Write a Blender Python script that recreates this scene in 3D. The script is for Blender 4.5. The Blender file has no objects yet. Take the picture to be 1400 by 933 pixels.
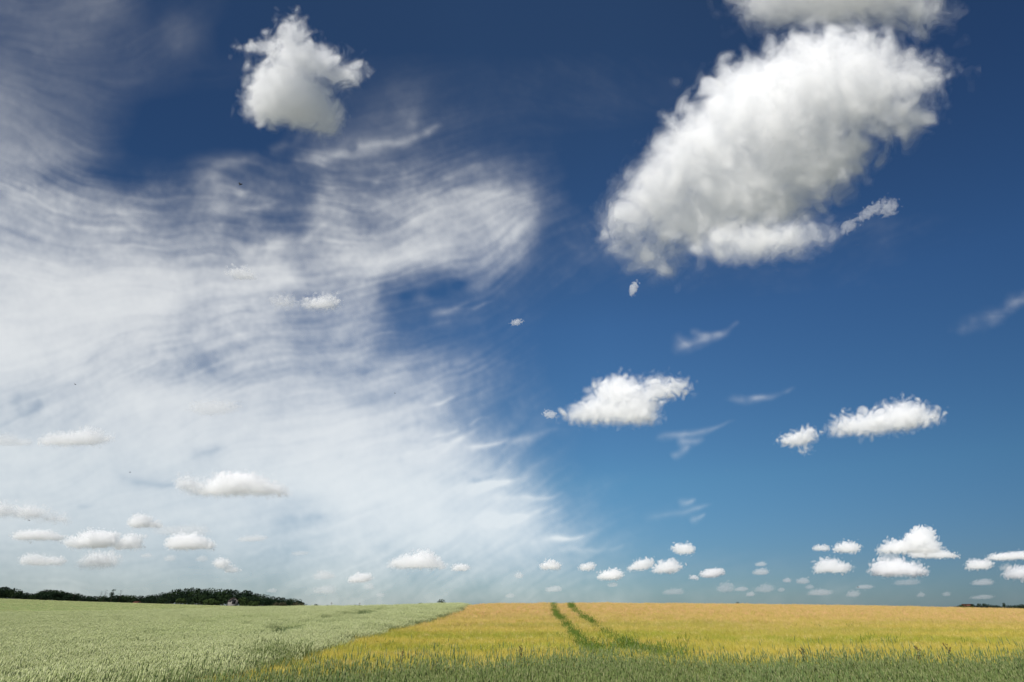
import bpy, bmesh, math, random
import numpy as np
from mathutils import Vector, Matrix

rng = np.random.default_rng(7)
random.seed(7)
R = math.radians
scene = bpy.context.scene
COL = scene.collection

# ------------------------------------------------------------------ camera
EYE = 1.75
W0, H0 = 1400.0, 933.0          # the photograph's own pixels, used as the unit of angle
FPX = W0 * 20.0 / 36.0          # 20 mm lens on a 36 mm wide sensor
TILT = math.atan((832.0 - H0 / 2) / FPX)
cam_d = bpy.data.cameras.new('camera')
cam_d.lens = 20.0
cam_d.sensor_width = 36.0
cam_d.clip_start = 0.1
cam_d.clip_end = 400000.0
cam = bpy.data.objects.new('camera', cam_d)
COL.objects.link(cam)
cam.location = (0, 0, EYE)
cam.rotation_euler = (math.pi / 2 + TILT, 0, 0)
scene.camera = cam
CT, ST = math.cos(TILT), math.sin(TILT)


def ray(px, py):
    """unit direction in the world of a viewing angle given in photograph pixels (arrays allowed)"""
    px = np.asarray(px, np.float64); py = np.asarray(py, np.float64)
    x = (px - W0 / 2) / FPX
    u = -(py - H0 / 2) / FPX
    d = np.stack(np.broadcast_arrays(x, CT - u * ST, ST + u * CT), -1)
    return d / np.linalg.norm(d, axis=-1, keepdims=True)


# ------------------------------------------------------------------ sky, sun, exposure
SUN_EL, SUN_AZ = R(38), R(-150)       # azimuth from straight ahead (+Y), negative = left
sun_dir = Vector((math.sin(SUN_AZ) * math.cos(SUN_EL), math.cos(SUN_AZ) * math.cos(SUN_EL), math.sin(SUN_EL)))
world = bpy.data.worlds.new('World')
scene.world = world
world.use_nodes = True
nt = world.node_tree
nt.nodes.clear()
wo = nt.nodes.new('ShaderNodeOutputWorld')
bg = nt.nodes.new('ShaderNodeBackground')
sky = nt.nodes.new('ShaderNodeTexSky')
sky.sky_type = 'NISHITA'
sky.sun_disc = False
sky.sun_elevation = SUN_EL
sky.sun_rotation = SUN_AZ
sky.altitude = 150
sky.air_density = 1.0
sky.dust_density = 0.3
sky.ozone_density = 3.0
bg.inputs['Strength'].default_value = 0.076
# clear, dry, strongly polarised blue: tint the sky by elevation and darken it away from the middle azimuth, painting in lens vignetting
tc = nt.nodes.new('ShaderNodeTexCoord')
sep = nt.nodes.new('ShaderNodeSeparateXYZ')
nt.links.new(tc.outputs['Generated'], sep.inputs[0])
rmp = nt.nodes.new('ShaderNodeValToRGB')
el = rmp.color_ramp.elements
SKY_TINT = [(0.0, (.28, .41, .56)), (.06, (.30, .44, .58)), (.19, (.37, .61, .70)), (.44, (.40, .66, .85)),
            (.65, (.37, .565, .74)), (.80, (.39, .54, .67)), (1.0, (.39, .52, .64))]
while len(el) < len(SKY_TINT):
    el.new(0.5)
for e_, (p_, c_) in zip(el, SKY_TINT):
    e_.position = p_
    e_.color = (*c_, 1)
nt.links.new(sep.outputs['Z'], rmp.inputs[0])
azr = nt.nodes.new('ShaderNodeValToRGB')
el = azr.color_ramp.elements
AZ_TINT = [(.47, (1, 1, 1)), (.58, (1, 1, 1)), (.68, (.86, .86, .88)), (.85, (.60, .62, .68))]
while len(el) < len(AZ_TINT):
    el.new(0.5)
for e_, (p_, c_) in zip(el, AZ_TINT):
    e_.position = p_
    e_.color = (*c_, 1)
mr = nt.nodes.new('ShaderNodeMapRange')
mr.inputs['From Min'].default_value = -1
nt.links.new(sep.outputs['X'], mr.inputs['Value'])
nt.links.new(mr.outputs[0], azr.inputs[0])
azl = nt.nodes.new('ShaderNodeValToRGB')
el = azl.color_ramp.elements
for e_, (p_, c_) in zip(el, [(.14, (.62, .62, .66)), (.47, (1, 1, 1))]):
    e_.position = p_
    e_.color = (*c_, 1)
nt.links.new(mr.outputs[0], azl.inputs[0])
hi = nt.nodes.new('ShaderNodeMapRange')
hi.inputs['From Min'].default_value = .15
hi.inputs['From Max'].default_value = .55
nt.links.new(sep.outputs['Z'], hi.inputs['Value'])
prev = sky.outputs[0]
for r_ in (rmp, azr, azl):
    mx = nt.nodes.new('ShaderNodeMix')
    mx.data_type = 'RGBA'; mx.blend_type = 'MULTIPLY'
    mx.inputs['Factor'].default_value = 1
    nt.links.new(prev, mx.inputs[6]); nt.links.new(r_.outputs[0], mx.inputs[7])
    if r_ is azl:
        nt.links.new(hi.outputs[0], mx.inputs['Factor'])
    prev = mx.outputs[2]
nt.links.new(prev, bg.inputs['Color'])
nt.links.new(bg.outputs[0], wo.inputs['Surface'])

sun_d = bpy.data.lights.new('sun', 'SUN')
sun_d.energy = 4.5
sun_d.angle = R(0.53)
sun_d.color = (1.0, 0.95, 0.88)
sun = bpy.data.objects.new('sun', sun_d)
COL.objects.link(sun)
sun.rotation_euler = sun_dir.to_track_quat('Z', 'Y').to_euler()
sun.location = (0, 0, 50)

vs = scene.view_settings
vs.view_transform = 'Standard'
vs.look = 'None'
vs.gamma = 1.0
vs.exposure = 0.4
vs.use_curve_mapping = False
cy = scene.cycles
cy.max_bounces = 44
cy.diffuse_bounces = 4
cy.volume_bounces = 40
cy.transmission_bounces = 4
cy.transparent_max_bounces = 64
cy.use_denoising = True
cy.sample_clamp_indirect = 6.0
cy.caustics_reflective = False
cy.caustics_refractive = False


# ------------------------------------------------------------------ helpers
def tag(o, label=None, cat=None, group=None, kind=None):
    if label: o['label'] = label
    if cat: o['category'] = cat
    if group: o['group'] = group
    if kind: o['kind'] = kind
    return o


def link(name, me, mat=None, parent=None):
    o = bpy.data.objects.new(name, me)
    COL.objects.link(o)
    if mat is not None:
        me.materials.append(mat)
    if parent is not None:
        o.parent = parent
    return o


def empty(name, loc):
    o = bpy.data.objects.new(name, None)
    COL.objects.link(o)
    o.location = loc
    o.empty_display_size = 0.3
    return o


def np_mesh(name, v, f, smooth=False):
    """mesh from numpy vertices (n,3) and faces (m,3) or (m,4)"""
    me = bpy.data.meshes.new(name)
    v = np.ascontiguousarray(v, np.float32); f = np.ascontiguousarray(f, np.int32)
    me.vertices.add(len(v)); me.vertices.foreach_set('co', v.ravel())
    k = f.shape[1]
    me.loops.add(f.size); me.loops.foreach_set('vertex_index', f.ravel())
    me.polygons.add(len(f))
    me.polygons.foreach_set('loop_start', np.arange(0, f.size, k, dtype=np.int32))
    if smooth:
        me.polygons.foreach_set('use_smooth', np.ones(len(f), bool))
    me.update(calc_edges=True)
    return me


# ------------------------------------------------------------------ clouds
def band_tile(n, k0, width, seed):
    g = np.random.default_rng(seed)
    k = np.fft.fftfreq(n) * n
    kk = np.sqrt(k[:, None, None] ** 2 + k[None, :, None] ** 2 + k[None, None, :n // 2 + 1] ** 2)
    s = np.exp(-((kk - k0) / width) ** 2)
    f = np.fft.rfftn(g.standard_normal((n, n, n))) * s
    t = np.fft.irfftn(f, s=(n, n, n))
    return (t / t.std()).astype(np.float32)


TILE_N, TILE_K = 96, 7.0
TILES = [band_tile(TILE_N, TILE_K, 2.0, s) for s in (11, 12)]


def tri(tile, p):
    """periodic trilinear sample of a tile at points p (n,3) given in voxels"""
    n = TILE_N
    i = np.floor(p).astype(np.int32)
    f = (p - i).astype(np.float32)
    f = f * f * (3 - 2 * f)
    i %= n
    j = (i + 1) % n
    t = tile.ravel()
    a0, a1 = i[:, 0] * n * n, j[:, 0] * n * n
    b0, b1 = i[:, 1] * n, j[:, 1] * n
    c0, c1 = i[:, 2], j[:, 2]
    fx, fy, fz = f[:, 0], f[:, 1], f[:, 2]
    def lz(ab): return t[ab + c0] * (1 - fz) + t[ab + c1] * fz
    return ((lz(a0 + b0) * (1 - fy) + lz(a0 + b1) * fy) * (1 - fx)
            + (lz(a1 + b0) * (1 - fy) + lz(a1 + b1) * fy) * fx)


def surface_nets(F):
    """isosurface F=0 of a grid: vertices in grid units, quads"""
    S = F < 0
    cells = np.zeros(tuple(np.array(F.shape) - 1), np.uint8)
    for dx in (0, 1):
        for dy in (0, 1):
            for dz in (0, 1):
                cells += S[dx:dx + cells.shape[0], dy:dy + cells.shape[1], dz:dz + cells.shape[2]]
    act = (cells > 0) & (cells < 8)
    idx = np.argwhere(act)
    num = np.full(act.shape, -1, np.int32)
    num[act] = np.arange(len(idx), dtype=np.int32)
    acc = np.zeros((len(idx), 3), np.float32)
    cnt = np.zeros(len(idx), np.float32)
    x, y, z = idx.T
    for ax in range(3):
        o1, o2 = [a for a in range(3) if a != ax]
        for u in (0, 1):
            for v in (0, 1):
                off = [0, 0, 0]; off[o1] = u; off[o2] = v
                a = F[x + off[0], y + off[1], z + off[2]]
                off2 = list(off); off2[ax] = 1
                b = F[x + off2[0], y + off2[1], z + off2[2]]
                m = (a < 0) != (b < 0)
                t = np.where(m, a / np.where(m, a - b, 1), 0)
                p = np.zeros((len(idx), 3), np.float32)
                p[:, o1] = u; p[:, o2] = v; p[:, ax] = t
                acc += p * m[:, None]
                cnt += m
    verts = idx + acc / cnt[:, None]
    quads = []
    for ax in range(3):
        o1, o2 = [a for a in range(3) if a != ax]
        sl0 = [slice(None)] * 3; sl1 = [slice(None)] * 3
        sl0[ax] = slice(0, -1); sl1[ax] = slice(1, None)
        s0, s1 = S[tuple(sl0)], S[tuple(sl1)]
        ch = np.argwhere(s0 != s1)
        ok = (ch[:, o1] > 0) & (ch[:, o2] > 0) & (ch[:, o1] < F.shape[o1] - 1) & (ch[:, o2] < F.shape[o2] - 1)
        ch = ch[ok]
        ins = S[ch[:, 0], ch[:, 1], ch[:, 2]]
        q = []
        for u, v in ((-1, -1), (0, -1), (0, 0), (-1, 0)):
            c = ch.copy(); c[:, o1] += u; c[:, o2] += v
            q.append(num[c[:, 0], c[:, 1], c[:, 2]])
        q = np.stack(q, 1)
        flip = ins if ax != 1 else ~ins
        q[~flip] = q[~flip][:, ::-1]
        quads.append(q)
    return verts, np.concatenate(quads)


def cloud_mesh(blobs, rng_m, step, amp, feat, depth=0.8, frag=0.5, seed=0, flat=None, levels=(0.0, 0.6), gain=0.6):
    """A cumulus as a real solid. blobs = (px, py, rx, ry, rot_deg) ellipsoids in angular units of the photograph,
    rng_m the distance, step the mesh cell, amp/feat size of the billows, frag how torn the outline is."""
    bl = np.array([b[:5] for b in blobs], np.float32)
    ozs = [b[5] if len(b) > 5 else None for b in blobs]
    m = amp * 3.4 + 3 * step
    r_ = np.maximum(bl[:, 2], bl[:, 3])
    x0, x1 = (bl[:, 0] - r_).min() - m, (bl[:, 0] + r_).max() + m
    y0, y1 = (bl[:, 1] - r_).min() - m, (bl[:, 1] + r_).max() + m
    dz = (np.minimum(bl[:, 2], bl[:, 3]) * depth + 0.15 * np.maximum(bl[:, 2], bl[:, 3])).astype(np.float32)
    z1 = max(d_ + abs(o_ or 0) for d_, o_ in zip(dz, ozs)) + m
    X = np.arange(x0, x1, step, dtype=np.float32)
    Y = np.arange(y0, y1, step, dtype=np.float32)
    Z = np.arange(-z1, z1, step, dtype=np.float32)
    gx, gy = np.meshgrid(X, Y, indexing='ij')
    g = np.random.default_rng(seed)
    k = 1.6 / max(amp, 1e-3)
    acc = np.zeros((len(X), len(Y), len(Z)), np.float32)
    for (cx, cyy, rx, ry, rot), dd, oz in zip(bl, dz, ozs):
        c, s = math.cos(R(rot)), math.sin(R(rot))
        oz = (g.random() - 0.5) * 0.5 * dd if oz is None else oz
        mg = max(rx, ry) + 7 / k
        i0, i1 = np.searchsorted(X, (cx - mg, cx + mg)); j0, j1 = np.searchsorted(Y, (cyy - mg, cyy + mg))
        k0, k1 = np.searchsorted(Z, (oz - dd - 7 / k, oz + dd + 7 / k))
        sx, sy = gx[i0:i1, j0:j1] - cx, gy[i0:i1, j0:j1] - cyy
        a = (sx * c - sy * s) / rx
        b = (sx * s + sy * c) / ry
        q = np.sqrt((a * a + b * b)[:, :, None] + ((Z[k0:k1] - oz) / dd)[None, None, :] ** 2)
        d = (q - 1) * min(rx, ry, dd)
        acc[i0:i1, j0:j1, k0:k1] += np.exp(np.clip(-k * d, -60, 60))
    F = -np.log(acc + 1e-26) / k
    if flat is not None and flat[2] < 5000:      # condensation level: a flattish base
        yy = (y0 + np.arange(len(Y)) * step)[None, :, None]
        F = np.maximum(F, (yy - flat[2]) * 0.7)
    near = np.argwhere(np.abs(F) < amp * 3.2)
    P = near.astype(np.float32) * step
    off = g.random(3).astype(np.float32) * 500
    vox = TILE_N / TILE_K          # one feature of the tile in voxels
    # domain warp
    Wp = (P + off) * (vox / (feat * 1.6))
    w = np.stack([tri(TILES[0], Wp), tri(TILES[1], Wp), tri(TILES[0], Wp + 37.3)], 1)
    Q = P + w * feat * 0.12
    n = np.zeros(len(P), np.float32)
    a, s, tot = 1.0, feat, 0
    oc = 0
    while s > step * 1.3 and oc < 6:
        v = tri(TILES[oc % 2], (Q + off * (oc + 1)) * (vox / s))
        bil = np.abs(v) * 1.25 - 1.0
        n += a * ((1 - frag) * bil + frag * v * 0.9)
        tot += a * a
        a *= gain; s *= 0.5; oc += 1
    n /= math.sqrt(tot) if tot > 0 else 1
    ni = near.T
    dis = amp * n
    if flat is not None:      # calmer underside
        py = y0 + near[:, 1] * step
        dis *= np.clip(1 - (py - flat[0]) / flat[1], 0.6, 1)
    F[ni[0], ni[1], ni[2]] -= dis
    r_ = max(1, int(round(0.55 * amp / step)))         # drop crumbs that float free of the cloud
    B = F
    for ax in range(3):
        pad = [(0, 0)] * 3
        pad[ax] = (r_ + 1, r_)
        c_ = np.cumsum(np.pad(np.minimum(B, 3 * amp), pad, 'edge'), axis=ax, dtype=np.float32)
        hi_ = [slice(None)] * 3; lo_ = [slice(None)] * 3
        hi_[ax] = slice(2 * r_ + 1, None); lo_[ax] = slice(0, -(2 * r_ + 1))
        B = (c_[tuple(hi_)] - c_[tuple(lo_)]) / (2 * r_ + 1)
    F = np.maximum(F, (B - 0.62 * amp) * 1.2)
    F[0] = F[-1] = 99; F[:, 0] = F[:, -1] = 99; F[:, :, 0] = F[:, :, -1] = 99
    cx, cyy = (x0 + x1) / 2, (y0 + y1) / 2
    e = 1.0
    sc = 0.5 * (np.linalg.norm(ray(cx + e, cyy) - ray(cx, cyy)) + np.linalg.norm(ray(cx, cyy + e) - ray(cx, cyy)))
    cen = ray(cx, cyy) * rng_m + np.array([0, 0, EYE])
    res = []
    for lv in levels:
        v, f = surface_nets(F - lv * amp)
        px = x0 + v[:, 0] * step; py = y0 + v[:, 1] * step; w = -z1 + v[:, 2] * step
        pts = ray(px, py) * (rng_m * (1 + w * sc))[:, None] + np.array([0, 0, EYE]) - cen
        res.append((pts, f))
    return res, cen, rng_m * sc


def cloud_mat(name, density, cover=0.4, col=(0.9, 0.9, 0.9)):
    m = bpy.data.materials.new(name)
    m.use_nodes = True
    t = m.node_tree; t.nodes.clear()
    out = t.nodes.new('ShaderNodeOutputMaterial')
    dif = t.nodes.new('ShaderNodeBsdfDiffuse'); dif.inputs['Color'].default_value = (*col, 1)
    trl = t.nodes.new('ShaderNodeBsdfTranslucent'); trl.inputs['Color'].default_value = (*col, 1)
    m1 = t.nodes.new('ShaderNodeMixShader'); m1.inputs[0].default_value = 0.5
    tr = t.nodes.new('ShaderNodeBsdfTransparent')
    m2 = t.nodes.new('ShaderNodeMixShader'); m2.inputs[0].default_value = cover
    t.links.new(dif.outputs[0], m1.inputs[1]); t.links.new(trl.outputs[0], m1.inputs[2])
    t.links.new(tr.outputs[0], m2.inputs[1]); t.links.new(m1.outputs[0], m2.inputs[2])
    if cover > 0:
        t.links.new(m2.outputs[0], out.inputs['Surface'])
    if density > 0:
        vol = t.nodes.new('ShaderNodeVolumeScatter')
        vol.inputs['Color'].default_value = (1, 1, 1, 1)
        vol.inputs['Density'].default_value = density
        vol.inputs['Anisotropy'].default_value = 0.0
        t.links.new(vol.outputs[0], out.inputs['Volume'])
    return m



# ------------------------------------------------------------------ materials
def shader(name, base, alt=None, scale=6.0, amount=1.0, patches=None, rough=0.7, translucent=0.0, fine=None):
    """matte plant / soil / wood material: base colour varied towards alt by a world-space noise; patches = [(colour, scale, lo, hi, stretch)]"""
    m = bpy.data.materials.new(name)
    m.use_nodes = True
    t = m.node_tree; t.nodes.clear()
    out = t.nodes.new('ShaderNodeOutputMaterial')
    geo = t.nodes.new('ShaderNodeNewGeometry')
    rgb = t.nodes.new('ShaderNodeRGB'); rgb.outputs[0].default_value = (*base, 1)
    prev = rgb.outputs[0]

    def layer(col, sc, lo, hi, stretch=(1, 1, 1), detail=3.0):
        nonlocal prev
        mp = t.nodes.new('ShaderNodeMapping'); mp.inputs['Scale'].default_value = stretch
        t.links.new(geo.outputs['Position'], mp.inputs['Vector'])
        n = t.nodes.new('ShaderNodeTexNoise'); n.inputs['Scale'].default_value = sc; n.inputs['Detail'].default_value = detail
        t.links.new(mp.outputs[0], n.inputs['Vector'])
        r = t.nodes.new('ShaderNodeMapRange'); r.inputs['From Min'].default_value = lo; r.inputs['From Max'].default_value = hi
        t.links.new(n.outputs['Fac'], r.inputs['Value'])
        mx = t.nodes.new('ShaderNodeMix'); mx.data_type = 'RGBA'
        t.links.new(r.outputs[0], mx.inputs[0]); t.links.new(prev, mx.inputs[6])
        if isinstance(col, tuple):
            mx.inputs[7].default_value = (*col, 1)
        prev = mx.outputs[2]

    for p in patches or []:
        if p[0] == 'y':        # ('y', colour, y0, y1): another variety / ripeness farther up the slope
            sx = t.nodes.new('ShaderNodeSeparateXYZ'); t.links.new(geo.outputs['Position'], sx.inputs[0])
            n = t.nodes.new('ShaderNodeTexNoise'); n.inputs['Scale'].default_value = 0.12; n.inputs['Detail'].default_value = 4
            t.links.new(geo.outputs['Position'], n.inputs['Vector'])
            ma = t.nodes.new('ShaderNodeMath'); ma.operation = 'MULTIPLY_ADD'
            t.links.new(n.outputs['Fac'], ma.inputs[0]); ma.inputs[1].default_value = p[4] if len(p) > 4 else 12.0
            t.links.new(sx.outputs['Y'], ma.inputs[2])
            r = t.nodes.new('ShaderNodeMapRange'); r.inputs['From Min'].default_value = p[2]; r.inputs['From Max'].default_value = p[3]
            t.links.new(ma.outputs[0], r.inputs['Value'])
            mx = t.nodes.new('ShaderNodeMix'); mx.data_type = 'RGBA'
            t.links.new(r.outputs[0], mx.inputs[0]); t.links.new(prev, mx.inputs[6]); mx.inputs[7].default_value = (*p[1], 1)
            prev = mx.outputs[2]
        else:
            layer(*p)
    if alt is not None:
        layer(alt, scale, 0.5 - 0.18 / amount, 0.5 + 0.22 / amount)
    if fine is not None:
        layer(fine, 30.0, 0.45, 0.75, detail=1.0)
    d = t.nodes.new('ShaderNodeBsdfDiffuse')
    t.links.new(prev, d.inputs['Color'])
    if translucent > 0:
        tl = t.nodes.new('ShaderNodeBsdfTranslucent'); t.links.new(prev, tl.inputs['Color'])
        mx = t.nodes.new('ShaderNodeMixShader'); mx.inputs[0].default_value = translucent
        t.links.new(d.outputs[0], mx.inputs[1]); t.links.new(tl.outputs[0], mx.inputs[2])
        t.links.new(mx.outputs[0], out.inputs['Surface'])
    else:
        t.links.new(d.outputs[0], out.inputs['Surface'])
    return m


# ------------------------------------------------------------------ the lie of the land
def slope_of(py):
    """tangent of the elevation angle of a picture line"""
    return np.tan(TILT - np.arctan((np.asarray(py, float) - H0 / 2) / FPX))


def smooth(t):
    t = np.clip(t, 0, 1)
    return t * t * (3 - 2 * t)


H_BARLEY, H_WHEAT = 0.75, 0.95
Q_R = ([-200, 560, 640, 680, 780, 900, 1000, 1200, 1300, 1400, 1700], [827, 828.5, 828.5, 826.4, 825.6, 826, 826.8, 829.8, 831.8, 834, 837])
Q_L1 = ([-300, 0, 130, 270, 330, 420, 500, 600, 640, 900], [839, 838, 836.5, 833.5, 830.6, 829.6, 829, 826.8, 826.4, 826])
Q_L2 = ([-300, 0, 100, 200, 300, 420, 640], [812, 819, 822.6, 825.5, 828.4, 832, 837])


def bearing(x, y):
    return W0 / 2 + FPX * x / np.maximum(y, 9.0) / CT


def canopy_right(x, y):
    q = slope_of(np.interp(bearing(x, y), *Q_R))
    zc = EYE + 62 * q
    z = 0.66 + (zc - 0.66) * smooth((y - 15) / 49)
    z2 = EYE + 120 * q - 2.2
    z = np.where(y > 64, zc + (z2 - zc) * smooth((y - 64) / 56), z)
    return np.where(y > 120, z2 + (y - 120) * (q - .004), z)


def canopy_left(x, y):
    b = bearing(x, y)
    q1 = slope_of(np.interp(b, *Q_L1)); q2 = slope_of(np.interp(b, *Q_L2))
    z1 = EYE + 60 * q1
    z = 0.86 + (z1 - 0.86) * smooth((y - 13) / 49)
    zd = EYE + 100 * np.minimum(q1, q2 + .01) - np.interp(b, [200, 420], [0.7, 2.0])
    z = np.where(y > 62, z1 + (zd - z1) * smooth((y - 62) / 38), z)
    z3 = EYE + 240 * q2
    z = np.where(y > 100, zd + (z3 - zd) * smooth((y - 100) / 140), z)
    return np.where(y > 240, z3 + (y - 240) * (q2 - .004), z)


BORDER = ([0, 8, 13.5, 21, 28, 36, 46, 62, 80, 400], [-3.6, -4.6, -5.2, -5.5, -5.2, -4.4, -3.9, -4.3, -5.6, -30.0])


def border_x(y):
    return np.interp(y, *BORDER)


def ground_z(x, y):
    w = smooth((x - (border_x(y) - 5.0 - 0.05 * y)) / (5.0 + 0.05 * y))
    gl = canopy_left(x, y) - H_WHEAT
    gr = canopy_right(x, y) - H_BARLEY
    return gl * (1 - w) + gr * w


def on_canopy(px, py, h):
    """where a viewing ray meets the crop canopy of height h"""
    d = ray(px, py)
    ys = np.concatenate([np.arange(8, 70, .1), np.arange(70, 300, 1.0)])
    x = d[0] / d[1] * ys; z = EYE + d[2] / d[1] * ys
    below = z < ground_z(x, ys) + h
    i = int(np.argmax(below)) if below.any() else int(np.argmin(z - ground_z(x, ys)))
    return x[i], ys[i]


def grid_sheet(xs, ys, zoff, keep=None):
    gx, gy = np.meshgrid(xs, ys)
    z = ground_z(gx, gy) + (zoff(gx, gy) if callable(zoff) else zoff)
    P = np.stack([gx, gy, z], -1).reshape(-1, 3)
    h, w = gx.shape
    idx = np.arange(h * w).reshape(h, w)
    F = np.stack([idx[:-1, :-1], idx[:-1, 1:], idx[1:, 1:], idx[1:, :-1]], -1).reshape(-1, 4)
    if keep is not None:
        c = P[F].mean(1)
        F = F[keep(c[:, 0], c[:, 1])]
        u = np.unique(F); mp = np.full(len(P), -1, np.int32); mp[u] = np.arange(len(u))
        P, F = P[u], mp[F]
    return P, F


ys_ = np.concatenate([np.arange(-60, 0, 4.0), np.arange(0, 70, .6), 70 * 1.022 ** np.arange(0, 270)])
xs_ = 14 * np.sinh(np.linspace(-7.9, 7.9, 900))
P, F = grid_sheet(xs_, ys_, 0.0)
soil = shader('dry_farmland', (.27, .265, .21), (.21, .215, .16), scale=.02)
tag(link('ground', np_mesh('ground', P, F, True), soil), kind='structure')

# ------------------------------------------------------------------ cirrus: one thin sheet of ice cloud 8 km up
def build_cirrus():
    ST_ = 1.75
    X = np.arange(-430, 1440, ST_); Y = np.arange(-110, 832.5, ST_)
    gx, gy = np.meshgrid(X, Y)
    h, w = gx.shape
    # how much cloud there is: rows of (elevation line, [(azimuth line, cover)...])
    rows = [
        (-100, [(-160, .2), (0, .2), (150, .2), (250, .05), (300, 0), (1440, 0)]),
        (0, [(-160, .25), (0, .24), (60, .26), (150, .3), (185, .12), (210, .03), (300, .04), (340, 0), (1440, 0)]),
        (50, [(-160, .15), (0, .16), (60, .28), (110, .22), (160, .12), (210, .08), (245, .22), (275, .08), (300, 0), (1440, 0)]),
        (100, [(-160, .5), (0, .42), (25, .25), (60, .2), (150, .16), (220, .08), (270, .03), (1440, 0)]),
        (150, [(-160, .6), (0, .55), (30, .36), (60, .24), (110, .18), (160, .08), (200, 0), (420, 0), (500, .05), (560, .12), (590, .05), (640, .03), (1440, 0)]),
        (200, [(-160, .6), (0, .52), (50, .42), (100, .26), (140, .1), (180, 0), (380, 0), (440, .10), (500, .18), (540, .12), (580, .04), (640, .03), (740, .02), (790, 0), (1440, 0)]),
        (245, [(-160, .45), (0, .34), (50, .2), (100, .1), (150, .04), (250, .06), (290, .26), (330, .08), (420, .04), (450, .14), (560, .18), (650, .24), (700, .18), (740, .05), (780, 0), (1440, 0)]),
        (275, [(-160, .6), (0, .55), (80, .5), (150, .42), (200, .24), (250, .2), (300, .45), (340, .3), (390, .12), (420, .04), (445, .35), (500, .42), (560, .5), (620, .6), (680, .6), (715, .4), (745, .08), (780, 0), (1440, 0)]),
        (310, [(-160, .7), (0, .6), (100, .55), (200, .44), (300, .4), (335, .22), (370, .12), (410, .1), (440, .5), (470, .5), (500, .36), (560, .6), (620, .68), (680, .6), (720, .36), (745, .04), (1440, 0)]),
        (345, [(-160, .75), (0, .72), (100, .62), (200, .58), (300, .42), (350, .36), (390, .5), (440, .4), (490, .6), (560, .64), (610, .6), (650, .5), (675, .46), (700, .3), (735, .03), (1440, 0)]),
        (380, [(-160, .85), (0, .8), (60, .9), (150, .95), (200, .88), (260, .76), (330, .76), (380, .66), (430, .52), (490, .44), (550, .3), (590, .14), (650, .14), (690, .14), (720, .02), (1440, 0)]),
        (420, [(-160, .9), (0, .88), (60, .9), (150, .97), (210, .95), (270, .76), (330, .6), (400, .52), (460, .48), (510, .36), (550, .12), (600, .18), (640, .08), (700, .03), (760, 0), (1440, 0)]),
        (460, [(-160, .95), (0, .95), (100, .9), (200, .82), (260, .62), (320, .52), (380, .58), (450, .58), (500, .5), (540, .16), (600, .06), (680, .03), (760, 0), (1440, 0)]),
        (500, [(-160, .95), (0, .95), (90, .9), (150, .78), (210, .58), (280, .44), (330, .52), (380, .66), (450, .62), (520, .55), (570, .5), (610, .36), (650, .18), (700, .05), (760, 0), (1440, 0)]),
        (540, [(-160, .8), (0, .78), (60, .74), (130, .88), (190, .96), (250, .9), (320, .78), (400, .74), (470, .7), (530, .56), (590, .46), (640, .28), (680, .12), (740, .03), (800, 0), (1440, 0)]),
        (580, [(-160, .72), (0, .72), (60, .74), (140, .84), (250, .88), (350, .88), (430, .9), (480, .96), (530, .82), (580, .62), (630, .42), (670, .2), (720, .06), (780, .03), (850, 0), (1440, 0)]),
        (620, [(-160, .85), (0, .84), (100, .86), (250, .84), (350, .88), (450, .92), (550, .92), (620, .82), (660, .5), (700, .18), (740, .05), (800, 0), (1440, 0)]),
        (660, [(-160, .84), (0, .84), (150, .8), (250, .78), (350, .88), (450, .94), (600, .93), (660, .84), (710, .46), (750, .14), (800, .04), (900, 0), (1440, 0)]),
        (700, [(-160, .78), (0, .78), (150, .78), (300, .82), (400, .74), (470, .82), (560, .92), (680, .9), (730, .66), (780, .18), (830, .05), (900, .02), (1000, 0), (1440, 0)]),
        (740, [(-160, .72), (0, .72), (150, .74), (300, .76), (400, .76), (500, .84), (620, .9), (720, .86), (770, .56), (820, .16), (880, .05), (960, 0), (1440, 0)]),
        (780, [(-160, .6), (0, .62), (150, .66), (300, .68), (400, .7), (520, .74), (650, .72), (740, .58), (800, .34), (870, .14), (960, .06), (1100, .03), (1440, .02)]),
        (835, [(-160, .5), (0, .52), (200, .58), (400, .6), (600, .56), (700, .46), (800, .3), (900, .18), (1050, .12), (1200, .1), (1440, .08)]),
    ]
    tab = np.stack([np.interp(X, [a for a, _ in r], [b for _, b in r]) for _, r in rows])
    ys = np.array([r[0] for r in rows], float)
    k = np.clip(np.searchsorted(ys, Y) - 1, 0, len(ys) - 2)
    t = ((Y - ys[k]) / (ys[k + 1] - ys[k]))[:, None]
    t = t * t * (3 - 2 * t)
    base = tab[k] * (1 - t) + tab[k + 1] * t

    def blur(a, s):
        fy = np.fft.fftfreq(a.shape[0] * 2)[:, None]; fx = np.fft.rfftfreq(a.shape[1] * 2)[None]
        b = np.pad(a, ((0, a.shape[0]), (0, a.shape[1])), 'symmetric')
        g = np.exp(-2 * (np.pi ** 2) * (s / ST_) ** 2 * (fx ** 2 + fy ** 2))
        return np.fft.irfft2(np.fft.rfft2(b) * g, s=b.shape)[:a.shape[0], :a.shape[1]]

    g = np.random.default_rng(21)

    def noise(s):
        a = blur(g.standard_normal((h, w)), s)
        return (a - a.mean()) / a.std()

    base = base * (1 - .28 * np.exp(-((gx - 470) / 110) ** 2 - ((gy - 445) / 55) ** 2))
    base = blur(base, 9) * (1 - .38 * np.clip((250 - gy) / 60, 0, 1) * np.clip((520 - gx) / 120, 0, 1))
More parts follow.
